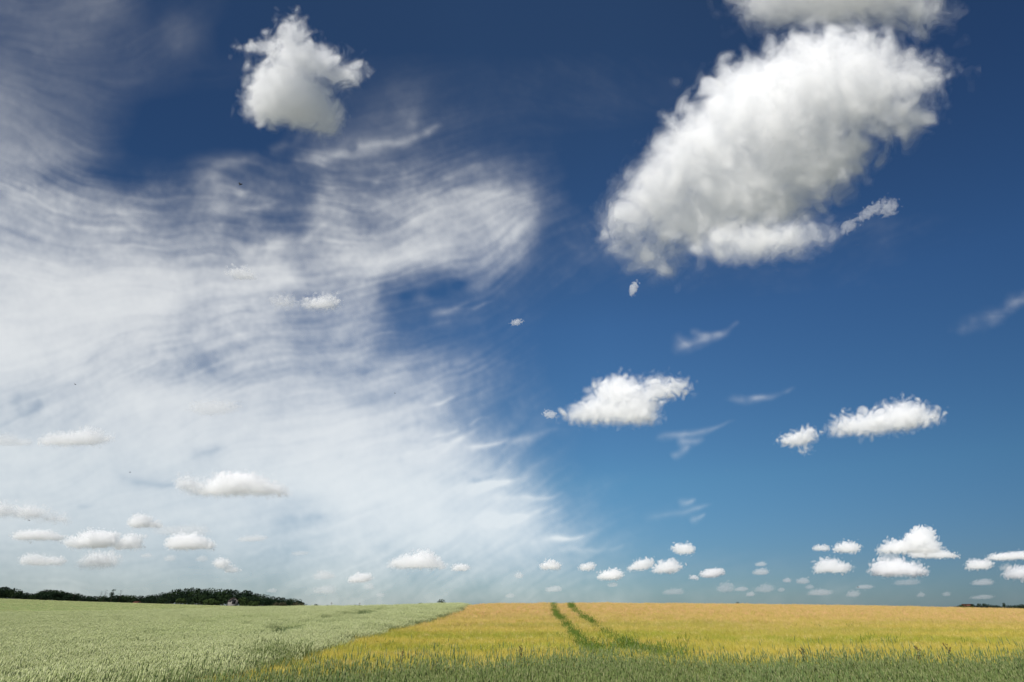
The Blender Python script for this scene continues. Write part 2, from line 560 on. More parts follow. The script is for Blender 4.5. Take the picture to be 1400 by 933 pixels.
    # single streamers and holes
    strokes = [  # x0, y0, x1, y1, half width, amount
        (643, 672, 737, 650, 5, .45), (690, 686, 775, 671, 4, .35), (660, 712, 743, 696, 6, .3), (740, 738, 808, 727, 5, .3), (780, 752, 848, 745, 4, .22),
        (587, 600, 664, 573, 4, .35), (575, 622, 652, 591, 8, .35), (640, 620, 690, 606, 4, .25), (575, 558, 624, 546, 4, .25), (690, 604, 775, 590, 5, .16),
        (350, 347, 455, 298, 8, .2), (455, 375, 560, 350, 7, .16), (355, 385, 480, 355, 7, .2), (560, 352, 640, 340, 7, .12), (490, 270, 560, 300, 7, .1), (645, 372, 672, 345, 5, .1),
        (590, 432, 640, 415, 6, .22), (625, 428, 680, 414, 4, .14), (560, 340, 690, 300, 10, .12), (550, 246, 580, 252, 5, .09), (480, 250, 520, 258, 5, .08), (620, 255, 700, 265, 6, .12),
        (930, 478, 1002, 440, 6, .16), (928, 462, 945, 478, 5, .07), (955, 458, 985, 450, 5, .12), (1000, 547, 1080, 530, 5, .22), (1020, 542, 1050, 538, 3, .14), 
        (915, 588, 1000, 577, 4, .17), (935, 600, 960, 598, 6, .14), (925, 620, 945, 608, 4, .18), (975, 640, 990, 637, 2, .14), (890, 708, 965, 690, 4, .22), (930, 690, 950, 684, 4, .16), (945, 712, 962, 703, 3, .2),
        (1310, 445, 1400, 405, 9, .12), (1380, 415, 1440, 395, 6, .12), 
        (280, 235, 420, 180, 9, .08), (420, 216, 520, 200, 9, .16), (480, 208, 596, 172, 8, .2), (560, 165, 585, 180, 8, .1),
        (280, 250, 345, 262, 6, .2), (300, 280, 385, 282, 6, .14), (290, 300, 345, 350, 10, .08),
        (120, 275, 180, 300, 6, .12), (160, 290, 230, 330, 6, .1), (60, 300, 180, 350, 10, .1), (10, 260, 90, 290, 8, .08), 
        (500, 395, 640, 385, 16, -.12), (390, 718, 470, 694, 9, -.16), (165, 652, 240, 668, 6, -.15), (105, 685, 130, 685, 4, -.18), (240, 622, 300, 612, 8, -.16), (20, 565, 60, 560, 14, -.14), (480, 315, 515, 318, 10, -.14),
        (560, 606, 620, 590, 5, -.18), (640, 665, 680, 655, 4, -.25), (600, 660, 640, 655, 6, -.12), (540, 585, 580, 570, 6, -.14), (195, 520, 300, 490, 14, -.14), (420, 510, 520, 505, 8, -.12),
    ]
    jx, jy = noise(26) * 4 + noise(8) * 1.0, noise(26) * 4 + noise(8) * 1.0
    base = base * np.clip((gx + 430) / 260, 0, 1)
    brk = np.clip(1 + 0.35 * noise(6) + 0.3 * noise(14), 0.1, 2)
    for x0, y0, x1, y1, hw, am in strokes:
        L = math.hypot(x1 - x0, y1 - y0)
        ux, uy = (x1 - x0) / L, (y1 - y0) / L
        a = ((gx + jx - x0) * ux + (gy + jy - y0) * uy) / L
        b = -(gx + jx - x0) * uy + (gy + jy - y0) * ux
        b = b - 0.06 * L * np.sin(np.clip(a, 0, 1) * np.pi)
        prof = np.clip(a + .25, 0, .4) / .4 * np.clip((1.12 - a) / .3, 0, 1)
        hwv = .85 * hw * (1.5 - 0.8 * np.clip(a, 0, 1))
        base = base + np.where(gx < 860, .85, .75) * am * np.exp(-np.abs(b / hwv) ** 1.6) * prof * brk
    base = np.clip(base * (1 - 0.28 * np.clip((gy - 720) / 90, 0, 1)), 0, .95)
    # fibres: noise smeared along the wind
    ctl = np.array([(50, 300, -12), (200, 300, -20), (310, 260, -45), (310, 330, -35), (410, 320, 30), (500, 350, 18), (600, 290, 10), (690, 280, 30), (705, 340, 60), (640, 430, 20),
                    (100, 450, 22), (250, 430, 24), (400, 500, 6), (550, 500, -6), (560, 560, 22), (650, 600, 20), (700, 680, 15), (760, 740, 9), (400, 600, 20), (200, 600, 10), (200, 750, 3),
                    (500, 780, 3), (100, 50, 28), (240, 80, 45), (100, 150, -35), (30, 220, -22), (480, 200, 22), (560, 180, 40), (960, 460, 30), (1050, 540, 15), (960, 600, 20), (940, 695, 18), (1380, 420, 25), (700, 100, -50)], float)
    ca = np.zeros((h, w)); sa = np.zeros((h, w))
    for x, y, a in ctl:
        q = np.exp(-((gx - x) ** 2 + (gy - y) ** 2) / (2 * 110.0 ** 2)) + 1e-9
        ca += q * math.cos(R(a)); sa += q * math.sin(R(a))
    ang = np.arctan2(sa, ca) + noise(90) * 0.12 + noise(28) * 0.07
    vx, vy = np.cos(ang), -np.sin(ang)

    scales = ((1.7, .62, 34), (3.2, .5, 30), (7.5, .3, 22), (17, .22, 26), (40, .6, 48))
    srcs = [noise(s_) for s_, _, _ in scales]
    outs = [a_.copy() for a_ in srcs]
    for sg in (1, -1):
        x = np.broadcast_to(np.arange(w)[None], (h, w)).astype(np.float32).copy()
        y = np.broadcast_to(np.arange(h)[:, None], (h, w)).astype(np.float32).copy()
        for i in range(48):
            q = np.clip(y + .5, 0, h - 1).astype(np.int32) * w + np.clip(x + .5, 0, w - 1).astype(np.int32)
            x += sg * vx.ravel()[q]; y += sg * vy.ravel()[q]
            q = np.clip(y + .5, 0, h - 1).astype(np.int32) * w + np.clip(x + .5, 0, w - 1).astype(np.int32)
            for (s_, _, n_), a_, o_ in zip(scales, srcs, outs):
                if i < n_:
                    o_ += a_.ravel()[q] * (0.5 + 0.5 * math.cos(math.pi * i / n_))
    fib = 0
    for (s_, wgt, _), o_ in zip(scales, outs):
        fib = fib + wgt * (o_ - o_.mean()) / o_.std()
    wx, wy = noise(6) * .5 + noise(18) * .8 + noise(40) * 3, noise(6) * .5 + noise(18) * .8 + noise(40) * 3
    qx = np.clip(np.arange(w)[None] + wx, 0, w - 1.01); qy = np.clip(np.arange(h)[:, None] + wy, 0, h - 1.01)
    ix, iy = qx.astype(int), qy.astype(int); fx_, fy_ = qx - ix, qy - iy
    fib = ((fib[iy, ix] * (1 - fx_) + fib[iy, ix + 1] * fx_) * (1 - fy_) + (fib[iy + 1, ix] * (1 - fx_) + fib[iy + 1, ix + 1] * fx_) * fy_)
    fib = fib / fib.std()
    fluff = 0.28 * noise(2.2) + 0.34 * noise(4.5) + 0.45 * noise(9) + 0.6 * noise(20) + 0.75 * noise(44)
    fluff = fluff / fluff.std()
    low = np.clip((gy - 500) / 200, 0, 1) * np.clip((560 - gx) / 260, .25, 1)                # smoother, hazier sheet towards the horizon
    am = (0.46 - 0.26 * low - 0.2 * np.clip((260 - gy) / 80, 0, 1) * (1 + .4 * np.clip((400 - gx) / 200, 0, 1))) * (1 - 0.72 * np.clip(base, 0, 1))*1.15
    tau = -np.log(1 - base) * np.exp(am * (0.50 * fib + 0.66 * fluff))
    al = 1 - np.exp(-tau)
    al = np.clip(al - 0.010 * np.exp(-al / .05), 0, 1) ** 1.1 * 0.64
    d = ray(gx, gy)
    sn = np.clip(d[..., 2], 0.0, 1)
    Re, Hc = 6371e3, 8000.0
    rr = np.sqrt((Re * sn) ** 2 + 2 * Re * Hc + Hc * Hc) - Re * sn
    P = (d * rr[..., None] + np.array([0, 0, EYE])).reshape(-1, 3)
    idx = np.arange(h * w).reshape(h, w)
    F = np.stack([idx[:-1, :-1], idx[1:, :-1], idx[1:, 1:], idx[:-1, 1:]], -1).reshape(-1, 4)
    av = al.ravel()
    F = F[av[F].max(1) > 0.0006]
    used = np.unique(F)
    mp = np.full(h * w, -1, np.int32); mp[used] = np.arange(len(used))
    me = np_mesh('cirrus', P[used], mp[F], True)
    at = me.attributes.new('cover', 'FLOAT', 'POINT')
    at.data.foreach_set('value', av[used].astype(np.float32))
    m = bpy.data.materials.new('ice_cloud')
    m.use_nodes = True
    t = m.node_tree; t.nodes.clear()
    out = t.nodes.new('ShaderNodeOutputMaterial')
    A = t.nodes.new('ShaderNodeAttribute'); A.attribute_name = 'cover'
    tl = t.nodes.new('ShaderNodeBsdfTranslucent'); tl.inputs['Color'].default_value = (*CIRRUS_COL, 1)
    tr = t.nodes.new('ShaderNodeBsdfTransparent')
    mx = t.nodes.new('ShaderNodeMixShader')
    t.links.new(A.outputs['Fac'], mx.inputs[0])
    t.links.new(tr.outputs[0], mx.inputs[1]); t.links.new(tl.outputs[0], mx.inputs[2])
    t.links.new(mx.outputs[0], out.inputs['Surface'])
    o = link('cirrus', me, m)
    tag(o, 'thin streaky white cirrus veil spread over the left half of the blue sky', 'cirrus', kind='stuff')


CIRRUS_COL = (.965, .965, .895)
build_cirrus()


# ------------------------------------------------------------------ cumulus clouds
MATS = {}


def cmat(density, cover):
    key = (round(math.log(density) * 8), cover)
    if key not in MATS:
        MATS[key] = cloud_mat('cloud_vapour', math.exp(key[0] / 8), cover)
    return MATS[key]


BASE_ALT = 1250.0
n_cloud = 0


def cumulus(label, blobs, thick=1.0, group=None, torn=None, feat=1.0, dist=None, amp=1.0, step=None, depth=0.6, keel=False, lobes=0):
    global n_cloud
    n_cloud += 1
    bl = [b if len(b) >= 5 else (*b, 0) for b in blobs]
    ry = float(np.median([min(b[2], b[3]) for b in bl]))
    bl = [(q[0], q[1], q[2] * .96, q[3] * .96, *q[4:]) for q in bl]
    gq = np.random.default_rng(100 + n_cloud)
    extra = []
    for a, b, c, d, e in [q[:5] for q in bl]:
        if d < 3.5 or keel:
            continue
        for q in range(3 + int(2 * c / d)):
            th = gq.uniform(-.1, 1.1) * math.pi
            r_ = gq.uniform(.22, .45) * d
            ex, ey = c * .78 * math.cos(th), -d * .8 * math.sin(th)
            ce, se = math.cos(R(e)), math.sin(R(e))
            extra.append((a + ex * ce + ey * se, b - ex * se + ey * ce, r_ * gq.uniform(1, 1.5), r_, 0))
    bot = max(b[1] + b[3] * .8 for b in bl)
    cx = sum(b[0] for b in bl) / len(bl)
    if dist is None:
        z = float(ray(cx, bot)[2])
        dist = min(BASE_ALT / max(z, 0.02), 42000.0 if cx > 860 else 5300.0 * (.8 + .4 * ((n_cloud * 0.618) % 1)))
    big = ry > 9
    if cx < 700 and bot > 590:
        thick *= .75          # seen through the milky air under the cirrus
    if torn is None:
        torn = 0.28 if big else 0.12
    top = min(b[1] - b[3] for b in bl)
    flat = (top + (bot - top) * 0.35, (bot - top) * 0.75, bot - (0.0 if keel else 0.06) * (bot - top) + (1e4 if keel else 0))
    if lobes:
        ws = np.array([q[2] * q[3] for q in bl]); par = gq.choice(len(bl), lobes, p=ws / ws.sum())
        for i in par:
            a, b, c, d, e = bl[i][:5]
            th = gq.uniform(0, 2 * math.pi); rr = math.sqrt(gq.random()) * .55
            r_ = gq.uniform(.28, .5) * min(c, d)
            dd = min(c, d) * depth + .15 * max(c, d)
            ce, se = math.cos(R(e)), math.sin(R(e))
            ex, ey = c * rr * math.cos(th), d * rr * math.sin(th)
            extra.append((a + ex * ce + ey * se, b - ex * se + ey * ce, r_ * 1.2, r_, gq.uniform(0, 40), -dd * math.sqrt(1 - rr * rr) * .85))
    bl = bl + extra
    A = ry * .30 * amp
    step = step or (max(0.45, ry / 26) if big else max(0.33, ry / 13))
    lv = (-.25, .4, -.95, .8) if big else (0.0, .55)
    res, cen, s = cloud_mesh(bl, dist, step, A, ry * 1.0 * feat, depth=depth, frag=torn, seed=n_cloud, levels=lv, flat=flat, gain=0.55 if keel and big else 0.45)
    dens = 1.2 / ry / s * thick
    v, f = res[0]
    o = link('cumulus_cloud', np_mesh('cumulus_cloud', v, f, True), cmat(dens * (.5 if big else 1.05), 0.02))
    o.location = cen
    tag(o, label, 'cloud', group)
    for nm, (v, f), k in zip(('thin_fringe', 'dense_core', 'outer_veil'), res[1:], (.14, 1.0, .045)):
        if len(v):
            link(nm, np_mesh(nm, v, f, True), cmat(dens * (k if big else .35), 0), o)
    return o


cumulus('huge bright white cumulus slanting across the upper right of the sky',
        [(1120, 112, 95, 72, 20), (1030, 150, 85, 72, 30), (1170, 120, 75, 60, 10), (1250, 108, 48, 24, 20), (960, 210, 80, 58, 35), (1080, 200, 88, 58, 25), (900, 268, 58, 46, 40),
         (1010, 258, 85, 52, 15), (1170, 62, 44, 28, 0), (848, 303, 25, 32, 0), (1062, 328, 74, 24, 8, -75), (1000, 326, 48, 20, 0, -55), (888, 350, 40, 22, -20), (950, 300, 60, 38, 10), (1232, 158, 42, 32, 20), (1125, 222, 66, 46, 25), (1060, 280, 60, 34, 10, 10)],
        torn=.45, feat=1.0, dist=1900, step=1.5, amp=1.1, thick=1.0, keel=True, lobes=12)
cumulus('flat based white cloud cut off by the top edge above the huge cumulus',
        [(1060, 0, 58, 38), (1130, -5, 80, 42), (1210, -10, 70, 40), (1258, 18, 32, 22), (1150, -45, 130, 50)], torn=.45, feat=1.0, dist=1500, step=1.5, amp=1.0, thick=.9, keel=True, lobes=8)
cumulus('ragged white cloud with torn upward wisps alone at upper left',
        [(400, 46, 20, 26, 0), (362, 62, 26, 9, 10), (408, 80, 45, 27, -20), (383, 115, 46, 36, 0), (410, 140, 52, 38, -20), (447, 162, 25, 24, -50), (368, 140, 36, 33, 0), (475, 103, 26, 18, 15), (440, 87, 28, 24, 0)],
        torn=.55, feat=.9, dist=1700, step=1.1, amp=.9, thick=.9, keel=True, lobes=8)
cumulus('solid medium white cloud with a domed top in the middle right sky',
        [(846, 538, 30, 25, 15), (820, 562, 44, 17, 8), (868, 558, 30, 24, 0), (855, 572, 40, 14, 0), (900, 534, 28, 15, 10), (925, 533, 15, 8, 0)], feat=1.0, step=.9)
cumulus('long medium white cloud right of the small puff, at far right',
        [(1165, 586, 31, 14, 5), (1195, 580, 35, 15, 8), (1235, 571, 32, 20, 10), (1262, 571, 22, 12, 10)], feat=1.0, step=.8)
cumulus('small white puff just left of the long medium cloud',
        [(1090, 601, 25, 10, 6), (1104, 594, 13, 10, 20), (1101, 616, 6, 4, 20)], torn=.7, keel=True)
cumulus('white heaped cloud with a round left lobe over pale cirrus, low left',
        [(258, 662, 16, 10), (325, 661, 42, 17, 0), (300, 671, 45, 10, 0), (360, 668, 30, 12, -8), (378, 676, 16, 6)])
cumulus('long soft grey and white cloud near the left edge above the small heaps',
        [(105, 602, 45, 9, 3), (122, 597, 18, 10), (80, 603, 24, 8)], thick=.6)
cumulus('grey scrap of cloud touching the left edge', [(8, 603, 16, 7), (30, 606, 12, 5)], thick=.28)
cumulus('faint grey cloud patch in front of bright cirrus, left of centre', [(290, 558, 32, 10), (305, 556, 22, 7)], thick=.16, torn=.8, keel=True)
cumulus('double humped white cloud reaching the left edge above the forest', [(3, 698, 16, 11), (42, 701, 24, 10), (75, 711, 18, 6)], thick=.8)
cumulus('small peaked white cloud with a shaded front', [(192, 713, 14, 9, 10), (200, 718, 20, 5)], thick=.9)
cumulus('broad lumpy white cloud low at left, third above the forest', [(135, 738, 28, 12, 0), (108, 743, 20, 7), (175, 742, 20, 8, 20), (185, 747, 8, 6)])
cumulus('flat ragged cloud left of the broad lumpy one', [(45, 732, 28, 7, 3), (65, 735, 22, 5)], thick=.8)
cumulus('dome shaped white cloud above the hilltop forest', [(258, 742, 28, 11, 0), (245, 746, 18, 7), (278, 746, 14, 7)])
cumulus('plump oval cloud under the broad lumpy one', [(138, 767, 26, 12, 0), (125, 772, 18, 8)], thick=.8)
cumulus('pale flat cloud low at the far left edge side', [(45, 767, 18, 8), (68, 768, 20, 6)], thick=.7)
cumulus('tiny puff with a trailing speck above the forest top', [(304, 771, 10, 7), (318, 780, 9, 4)], thick=.8)
cumulus('grey flat strip of cloud above the dome shaped one', [(250, 726, 38, 7)], thick=.16)
cumulus('thin grey sliver of cloud right of the dome shaped one', [(345, 737, 20, 4, 4)], thick=.25)
cumulus('lumpy low white cloud over the green field, left of centre', [(565, 770, 28, 9), (582, 765, 16, 10), (550, 772, 14, 7), (598, 773, 9, 6)])
cumulus('round puff right of the lumpy low cloud', [(630, 777, 11, 5)])
cumulus('white puff tilted upward, left of the lumpy low cloud', [(492, 792, 14, 6, 10), (499, 790, 8, 5)])
cumulus('small white cloud inside the cirrus below the grey plume', [(437, 417, 24, 10), (445, 414, 14, 9)], thick=.6, torn=.4)
cumulus('faint white lump left of the small cloud inside the cirrus', [(386, 414, 15, 10)], thick=.35, torn=.45)
cumulus('curled white wisp at the left end of the cirrus plume', [(330, 376, 17, 8, -15)], thick=.4, torn=.5)
cumulus('tiny detached wisp below the huge cumulus', [(866, 395, 5, 10, -20)], thick=.35, torn=.7, keel=True)
cumulus('torn scraps trailing right of the huge cumulus', [(1190, 289, 22, 7, 35), (1215, 285, 13, 10, 35), (1160, 310, 12, 8, 30)], thick=.16, torn=.85, keel=True)
cumulus('tiny faint scrap in the clear blue, centre', [(706, 441, 8, 4, 10)], thick=.25, torn=.8, keel=True)
cumulus('tiny scrap left of the medium domed cloud', [(752, 567, 9, 5, -10)], thick=.3, torn=.8, keel=True)
cumulus('peaked heap, tallest of the low clouds at right', [(1238, 748, 36, 9, 8), (1256, 738, 20, 14, 15), (1265, 751, 22, 8)])
cumulus('flat grey white pad directly under the peaked heap', [(1262, 758, 18, 6), (1285, 759, 24, 5, -3)], thick=.8)
cumulus('wide domed cloud below the peaked heap at right', [(1225, 780, 34, 10, 0), (1220, 775, 22, 9, 0), (1250, 783, 15, 6)])
cumulus('faint grey cloud between the peaked heap and the wide dome', [(1216, 763, 12, 6)], thick=.2)
cumulus('small rounded cloud left of the peaked heap', [(1158, 750, 16, 7)])
cumulus('thin little cloud left of the small rounded one', [(1123, 750, 11, 4)], thick=.6)
cumulus('lumpy flat cloud below the small rounded one', [(1139, 777, 24, 8), (1132, 773, 12, 8)], thick=.9)
cumulus('small cloud near the right edge, left of two others', [(1339, 773, 17, 7, 5)])
cumulus('long streaky cloud running out at the right edge', [(1372, 762, 22, 5, 5), (1396, 760, 15, 5)], thick=.8)
cumulus('rounded cloud cut off by the right edge', [(1396, 785, 24, 8)])
cumulus('small cloud alone above the pair over the barley crest', [(934, 752, 13, 7)])
cumulus('white puff, left one of the pair over the barley crest', [(876, 774, 16, 7, 15)])
cumulus('white puff, right one of the pair over the barley crest', [(913, 777, 18, 8, 8)])
cumulus('softer white cloud right of the pair over the barley crest', [(974, 784, 16, 6, 8), (948, 790, 6, 3)], thick=.8)
cumulus('white puff right above the wheel tracks', [(833, 788, 16, 6, 8), (840, 786, 9, 6)])
cumulus('tiny tilted puff left above the wheel tracks', [(802, 776, 9, 5, 10)], thick=.9)
cumulus('small puff high above the start of the barley', [(752, 774, 12, 6)], thick=.9)
G_ = 'tiny clouds low along the horizon'
for x, y, rx, ry, k in [(443, 788, 13, 5, .8), (443, 808, 15, 5, .6), (505, 803, 6, 4, .7), (520, 814, 6, 3, .5), (710, 788, 5, 4, .7), (757, 806, 10, 4, .6), (232, 764, 7, 4, .7), (275, 765, 7, 4, .7),
                        (200, 760, 8, 3, .6), (410, 757, 12, 3, .4), (372, 808, 7, 3, .5), (1040, 772, 8, 3, .6), (1040, 783, 11, 4, .8), (1376, 777, 9, 4, .5), (1343, 797, 14, 4, .6), (1076, 794, 6, 3, .7),
                        (1097, 795, 8, 4, .7), (1121, 811, 16, 4, .5), (1166, 813, 9, 4, .5), (1182, 803, 12, 3, .45), (991, 805, 10, 6, .5), (1013, 806, 10, 3, .45), (1026, 813, 6, 3, .55), (1045, 806, 12, 5, .4),
                        (920, 810, 14, 4, .35), (1068, 807, 5, 3, .4), (1107, 803, 6, 3, .4), (1343, 817, 16, 3, .3), (1259, 814, 6, 3, .35), (1294, 813, 6, 3, .35), (1240, 797, 18, 4, .3), (838, 800, 7, 3, .5), (697, 815, 7, 3, .4)]:
    cumulus('tiny pale cloud low along the hazy horizon', [(x, y, rx, ry, 3), (x + rx * .2, y - ry * .3, rx * .5, ry * .9, 0)], thick=k * .32, group=G_)

# ------------------------------------------------------------------ crops
SRC = bpy.data.collections.new('plant_sources')      # plants that the fields repeat


class Tris:
    def __init__(self): self.v = []; self.f = []; self.m = []
    def add(self, v, f, mat=0):
        o = sum(len(a) for a in self.v)
        self.v.append(np.asarray(v, np.float32)); self.f.append(np.asarray(f, np.int32) + o); self.m.append(np.full(len(f), mat, np.int32))
    def mesh(self, name, mats):
        me = np_mesh(name, np.concatenate(self.v), np.concatenate(self.f))
        for m in mats: me.materials.append(m)
        me.polygons.foreach_set('material_index', np.concatenate(self.m))
        return me


def blades(T, p0, p1, p2, wd, mat):
    """n bent tapering blades through three points"""
    side = np.cross(p2 - p0, rng.standard_normal(p0.shape))
    side /= np.linalg.norm(side, axis=1, keepdims=True) + 1e-9
    s = side * np.asarray(wd).reshape(-1, 1) * 0.5
    n = len(p0)
    v = np.stack([p0 - s, p0 + s, p1 - s * .9, p1 + s * .9, p2], 1).reshape(-1, 3)
    b = np.arange(n)[:, None] * 5
    f = np.concatenate([b + [0, 1, 3], b + [0, 3, 2], b + [2, 3, 4]])
    T.add(v, f, mat)


def spindles(T, p0, p1, rad, mat):
    """n four sided grain ears from p0 to p1"""
    n = len(p0)
    ax = p1 - p0
    u = np.cross(ax, rng.standard_normal((n, 3))); u /= np.linalg.norm(u, axis=1, keepdims=True)
    w = np.cross(ax, u); w /= np.linalg.norm(w, axis=1, keepdims=True)
    r = np.asarray(rad).reshape(-1, 1)
    a, b = p0 + ax * .25, p0 + ax * .7
    v = np.stack([p0, a + u * r, a + w * r, a - u * r, a - w * r, b + u * r * .8, b + w * r * .8, b - u * r * .8, b - w * r * .8, p1], 1).reshape(-1, 3)
    k = np.arange(n)[:, None] * 10
    f = []
    for i in range(4):
        j = (i + 1) % 4
        f += [k + [0, 1 + i, 1 + j], k + [1 + i, 5 + i, 5 + j], k + [1 + i, 5 + j, 1 + j], k + [5 + i, 9, 5 + j]]
    T.add(v, np.concatenate(f), mat)


def unit(n, lean, bias=(0, 0)):
    """n near vertical directions"""
    a = rng.uniform(0, 2 * math.pi, n); l = np.abs(rng.normal(0, lean, n))
    d = np.stack([np.cos(a) * l + bias[0], np.sin(a) * l + bias[1], np.ones(n)], 1)
    return d / np.linalg.norm(d, axis=1, keepdims=True)


def crop_patch(name, size, n_ear, n_leaf, height, ear_l, ear_r, mats, awn=0, awn_l=.1, nod=0.25, leaf_l=.25, leaf_w=.012, hvar=.06, bend=.4):
    T = Tris()
    n = n_ear
    b = np.stack([rng.uniform(-size / 2, size / 2, n), rng.uniform(-size / 2, size / 2, n), np.zeros(n)], 1)
    hh = height * (1 + rng.normal(0, hvar, n)).reshape(-1, 1)
    d = unit(n, .10, (.05, .02))
    p0 = b + d * hh * .35; p2 = b + d * hh
    blades(T, p0, (p0 + p2) / 2, p2, np.full(n, .005), 1)
    e = unit(n, nod, (.12, .05))
    el = ear_l * rng.uniform(.75, 1.2, n).reshape(-1, 1)
    p3 = p2 + e * el
    spindles(T, p2, p3, ear_r * rng.uniform(.8, 1.2, n), 0)
    for _ in range(awn):
        q = p2 + (p3 - p2) * rng.uniform(.2, 1, n).reshape(-1, 1)
        a = e * 1.0 + rng.normal(0, .28, (n, 3)); a /= np.linalg.norm(a, axis=1, keepdims=True)
        t = q + a * awn_l * rng.uniform(.7, 1.2, n).reshape(-1, 1)
        blades(T, q, (q + t) / 2, t, np.full(n, .004), 2)
    n = n_leaf
    b = np.stack([rng.uniform(-size / 2, size / 2, n), rng.uniform(-size / 2, size / 2, n), height * rng.uniform(.45, .9, n)], 1)
    a = rng.uniform(0, 2 * math.pi, n)
    o = np.stack([np.cos(a), np.sin(a), np.zeros(n)], 1)
    L = leaf_l * rng.uniform(.6, 1.3, n).reshape(-1, 1)
    up = np.array([0, 0, 1.0])
    p1 = b + o * L * .35 + up * L * rng.uniform(.3, .7, n).reshape(-1, 1)
    p2 = p1 + o * L * .5 * bend * 2 + up * L * rng.uniform(-.3, .45, n).reshape(-1, 1)
    blades(T, b, p1, p2, leaf_w * rng.uniform(.7, 1.3, n), 1)
    me = T.mesh(name, mats)
    o = bpy.data.objects.new(name, me)
    return o


def scatter_object(name, sheet, mat, pts, rot, scl, var, sources):
    """one field: a canopy sheet plus plants repeated on points"""
    P, F = sheet
    n0 = len(P)
    V = np.concatenate([P, pts]) if len(pts) else P
    me = np_mesh(name, V, F, True)
    me.materials.append(mat)
    for nm, arr, tp, key in (('rot', rot, 'FLOAT_VECTOR', 'vector'), ('scl', scl, 'FLOAT_VECTOR', 'vector')):
        at = me.attributes.new(nm, tp, 'POINT')
        full = np.zeros((len(V), 3), np.float32); full[n0:] = arr
        at.data.foreach_set(key, full.ravel())
    at = me.attributes.new('kind_index', 'INT', 'POINT')
    full = np.full(len(V), -1, np.int32); full[n0:] = var
    at.data.foreach_set('value', full)
    col = bpy.data.collections.new(name + '_plants')
    for s in sources: col.objects.link(s)
    g = bpy.data.node_groups.new(name + '_scatter', 'GeometryNodeTree')
    g.interface.new_socket('Geometry', in_out='INPUT', socket_type='NodeSocketGeometry')
    g.interface.new_socket('Geometry', in_out='OUTPUT', socket_type='NodeSocketGeometry')
    N = g.nodes.new
    gi, go = N('NodeGroupInput'), N('NodeGroupOutput')
    ci = N('GeometryNodeCollectionInfo'); ci.inputs['Collection'].default_value = col
    ci.inputs['Separate Children'].default_value = True; ci.inputs['Reset Children'].default_value = True
    iop = N('GeometryNodeInstanceOnPoints')

    def attr(nm, tp):
        a = N('GeometryNodeInputNamedAttribute'); a.data_type = tp; a.inputs['Name'].default_value = nm
        return a.outputs['Attribute']
    idx = attr('kind_index', 'INT')
    cmp_ = N('FunctionNodeCompare'); cmp_.data_type = 'INT'; cmp_.operation = 'GREATER_EQUAL'
    L = g.links.new
    ins = [s for s in cmp_.inputs if s.type == 'INT']
    L(idx, ins[0]); ins[1].default_value = 0
    L(gi.outputs[0], iop.inputs['Points'])
    L(cmp_.outputs[0], iop.inputs['Selection'])
    L(ci.outputs[0], iop.inputs['Instance'])
    iop.inputs['Pick Instance'].default_value = True
    L(idx, iop.inputs['Instance Index'])
    e2r = N('FunctionNodeEulerToRotation')
    L(attr('rot', 'FLOAT_VECTOR'), e2r.inputs[0])
    L(e2r.outputs[0], iop.inputs['Rotation'])
    L(attr('scl', 'FLOAT_VECTOR'), iop.inputs['Scale'])
    jn = N('GeometryNodeJoinGeometry')
    L(gi.outputs[0], jn.inputs[0]); L(iop.outputs[0], jn.inputs[0])
    L(jn.outputs[0], go.inputs[0])
    o = link(name, me)
    md = o.modifiers.new('plants', 'NODES')
    md.node_group = g
    return o


def spread(x0, x1, y0, y1, step):
    """jittered grid of points"""
    X, Y = np.meshgrid(np.arange(x0, x1, step), np.arange(y0, y1, step))
    X = X.ravel() + rng.uniform(-.5, .5, X.size) * step; Y = Y.ravel() + rng.uniform(-.5, .5, Y.size) * step
    return X, Y


def in_view(x, y, m=1.14):
    return (np.abs(x) < y * m * (W0 / 2) / FPX * CT + 4)


def polyline_d(x, y, pts):
    d = np.full(np.shape(x), 1e9)
    for (ax, ay), (bx, by) in zip(pts[:-1], pts[1:]):
        vx, vy = bx - ax, by - ay
        t = np.clip(((x - ax) * vx + (y - ay) * vy) / (vx * vx + vy * vy + 1e-9), 0, 1)
        d = np.minimum(d, np.hypot(x - ax - t * vx, y - ay - t * vy))
    return d


# wheel tracks, located where they lie in the fields
TRACK_1 = [on_canopy(px, py, H_BARLEY) for px, py in [(756.5, 826), (758, 832), (762, 840), (772, 850), (782, 862), (793, 876), (810, 887), (826, 896)]]
TRACK_2 = [on_canopy(px, py, H_BARLEY) for px, py in [(780, 826), (783, 831), (790, 836.5), (805, 847), (815, 855), (830, 865), (850, 876), (880, 886), (912, 897)]]
for T_ in (TRACK_1, TRACK_2):
    (x0, y0), (x1, y1) = T_[1], T_[0]
    T_.insert(0, (T_[0][0] - 1.0, 90.0))
W_TRACKS = [[on_canopy(px, py, H_WHEAT) for px, py in path] for path in (
    [(350, 863), (400, 851), (440, 843), (480, 837), (522, 829.5)],
    [(366, 866), (420, 854), (470, 844), (505, 836), (540, 829)],
    [(10, 857), (70, 852.5), (117, 850), (250, 846), (350, 838)],
    [(170, 872), (300, 867), (350, 863)])]
print('tracks', TRACK_1, TRACK_2)

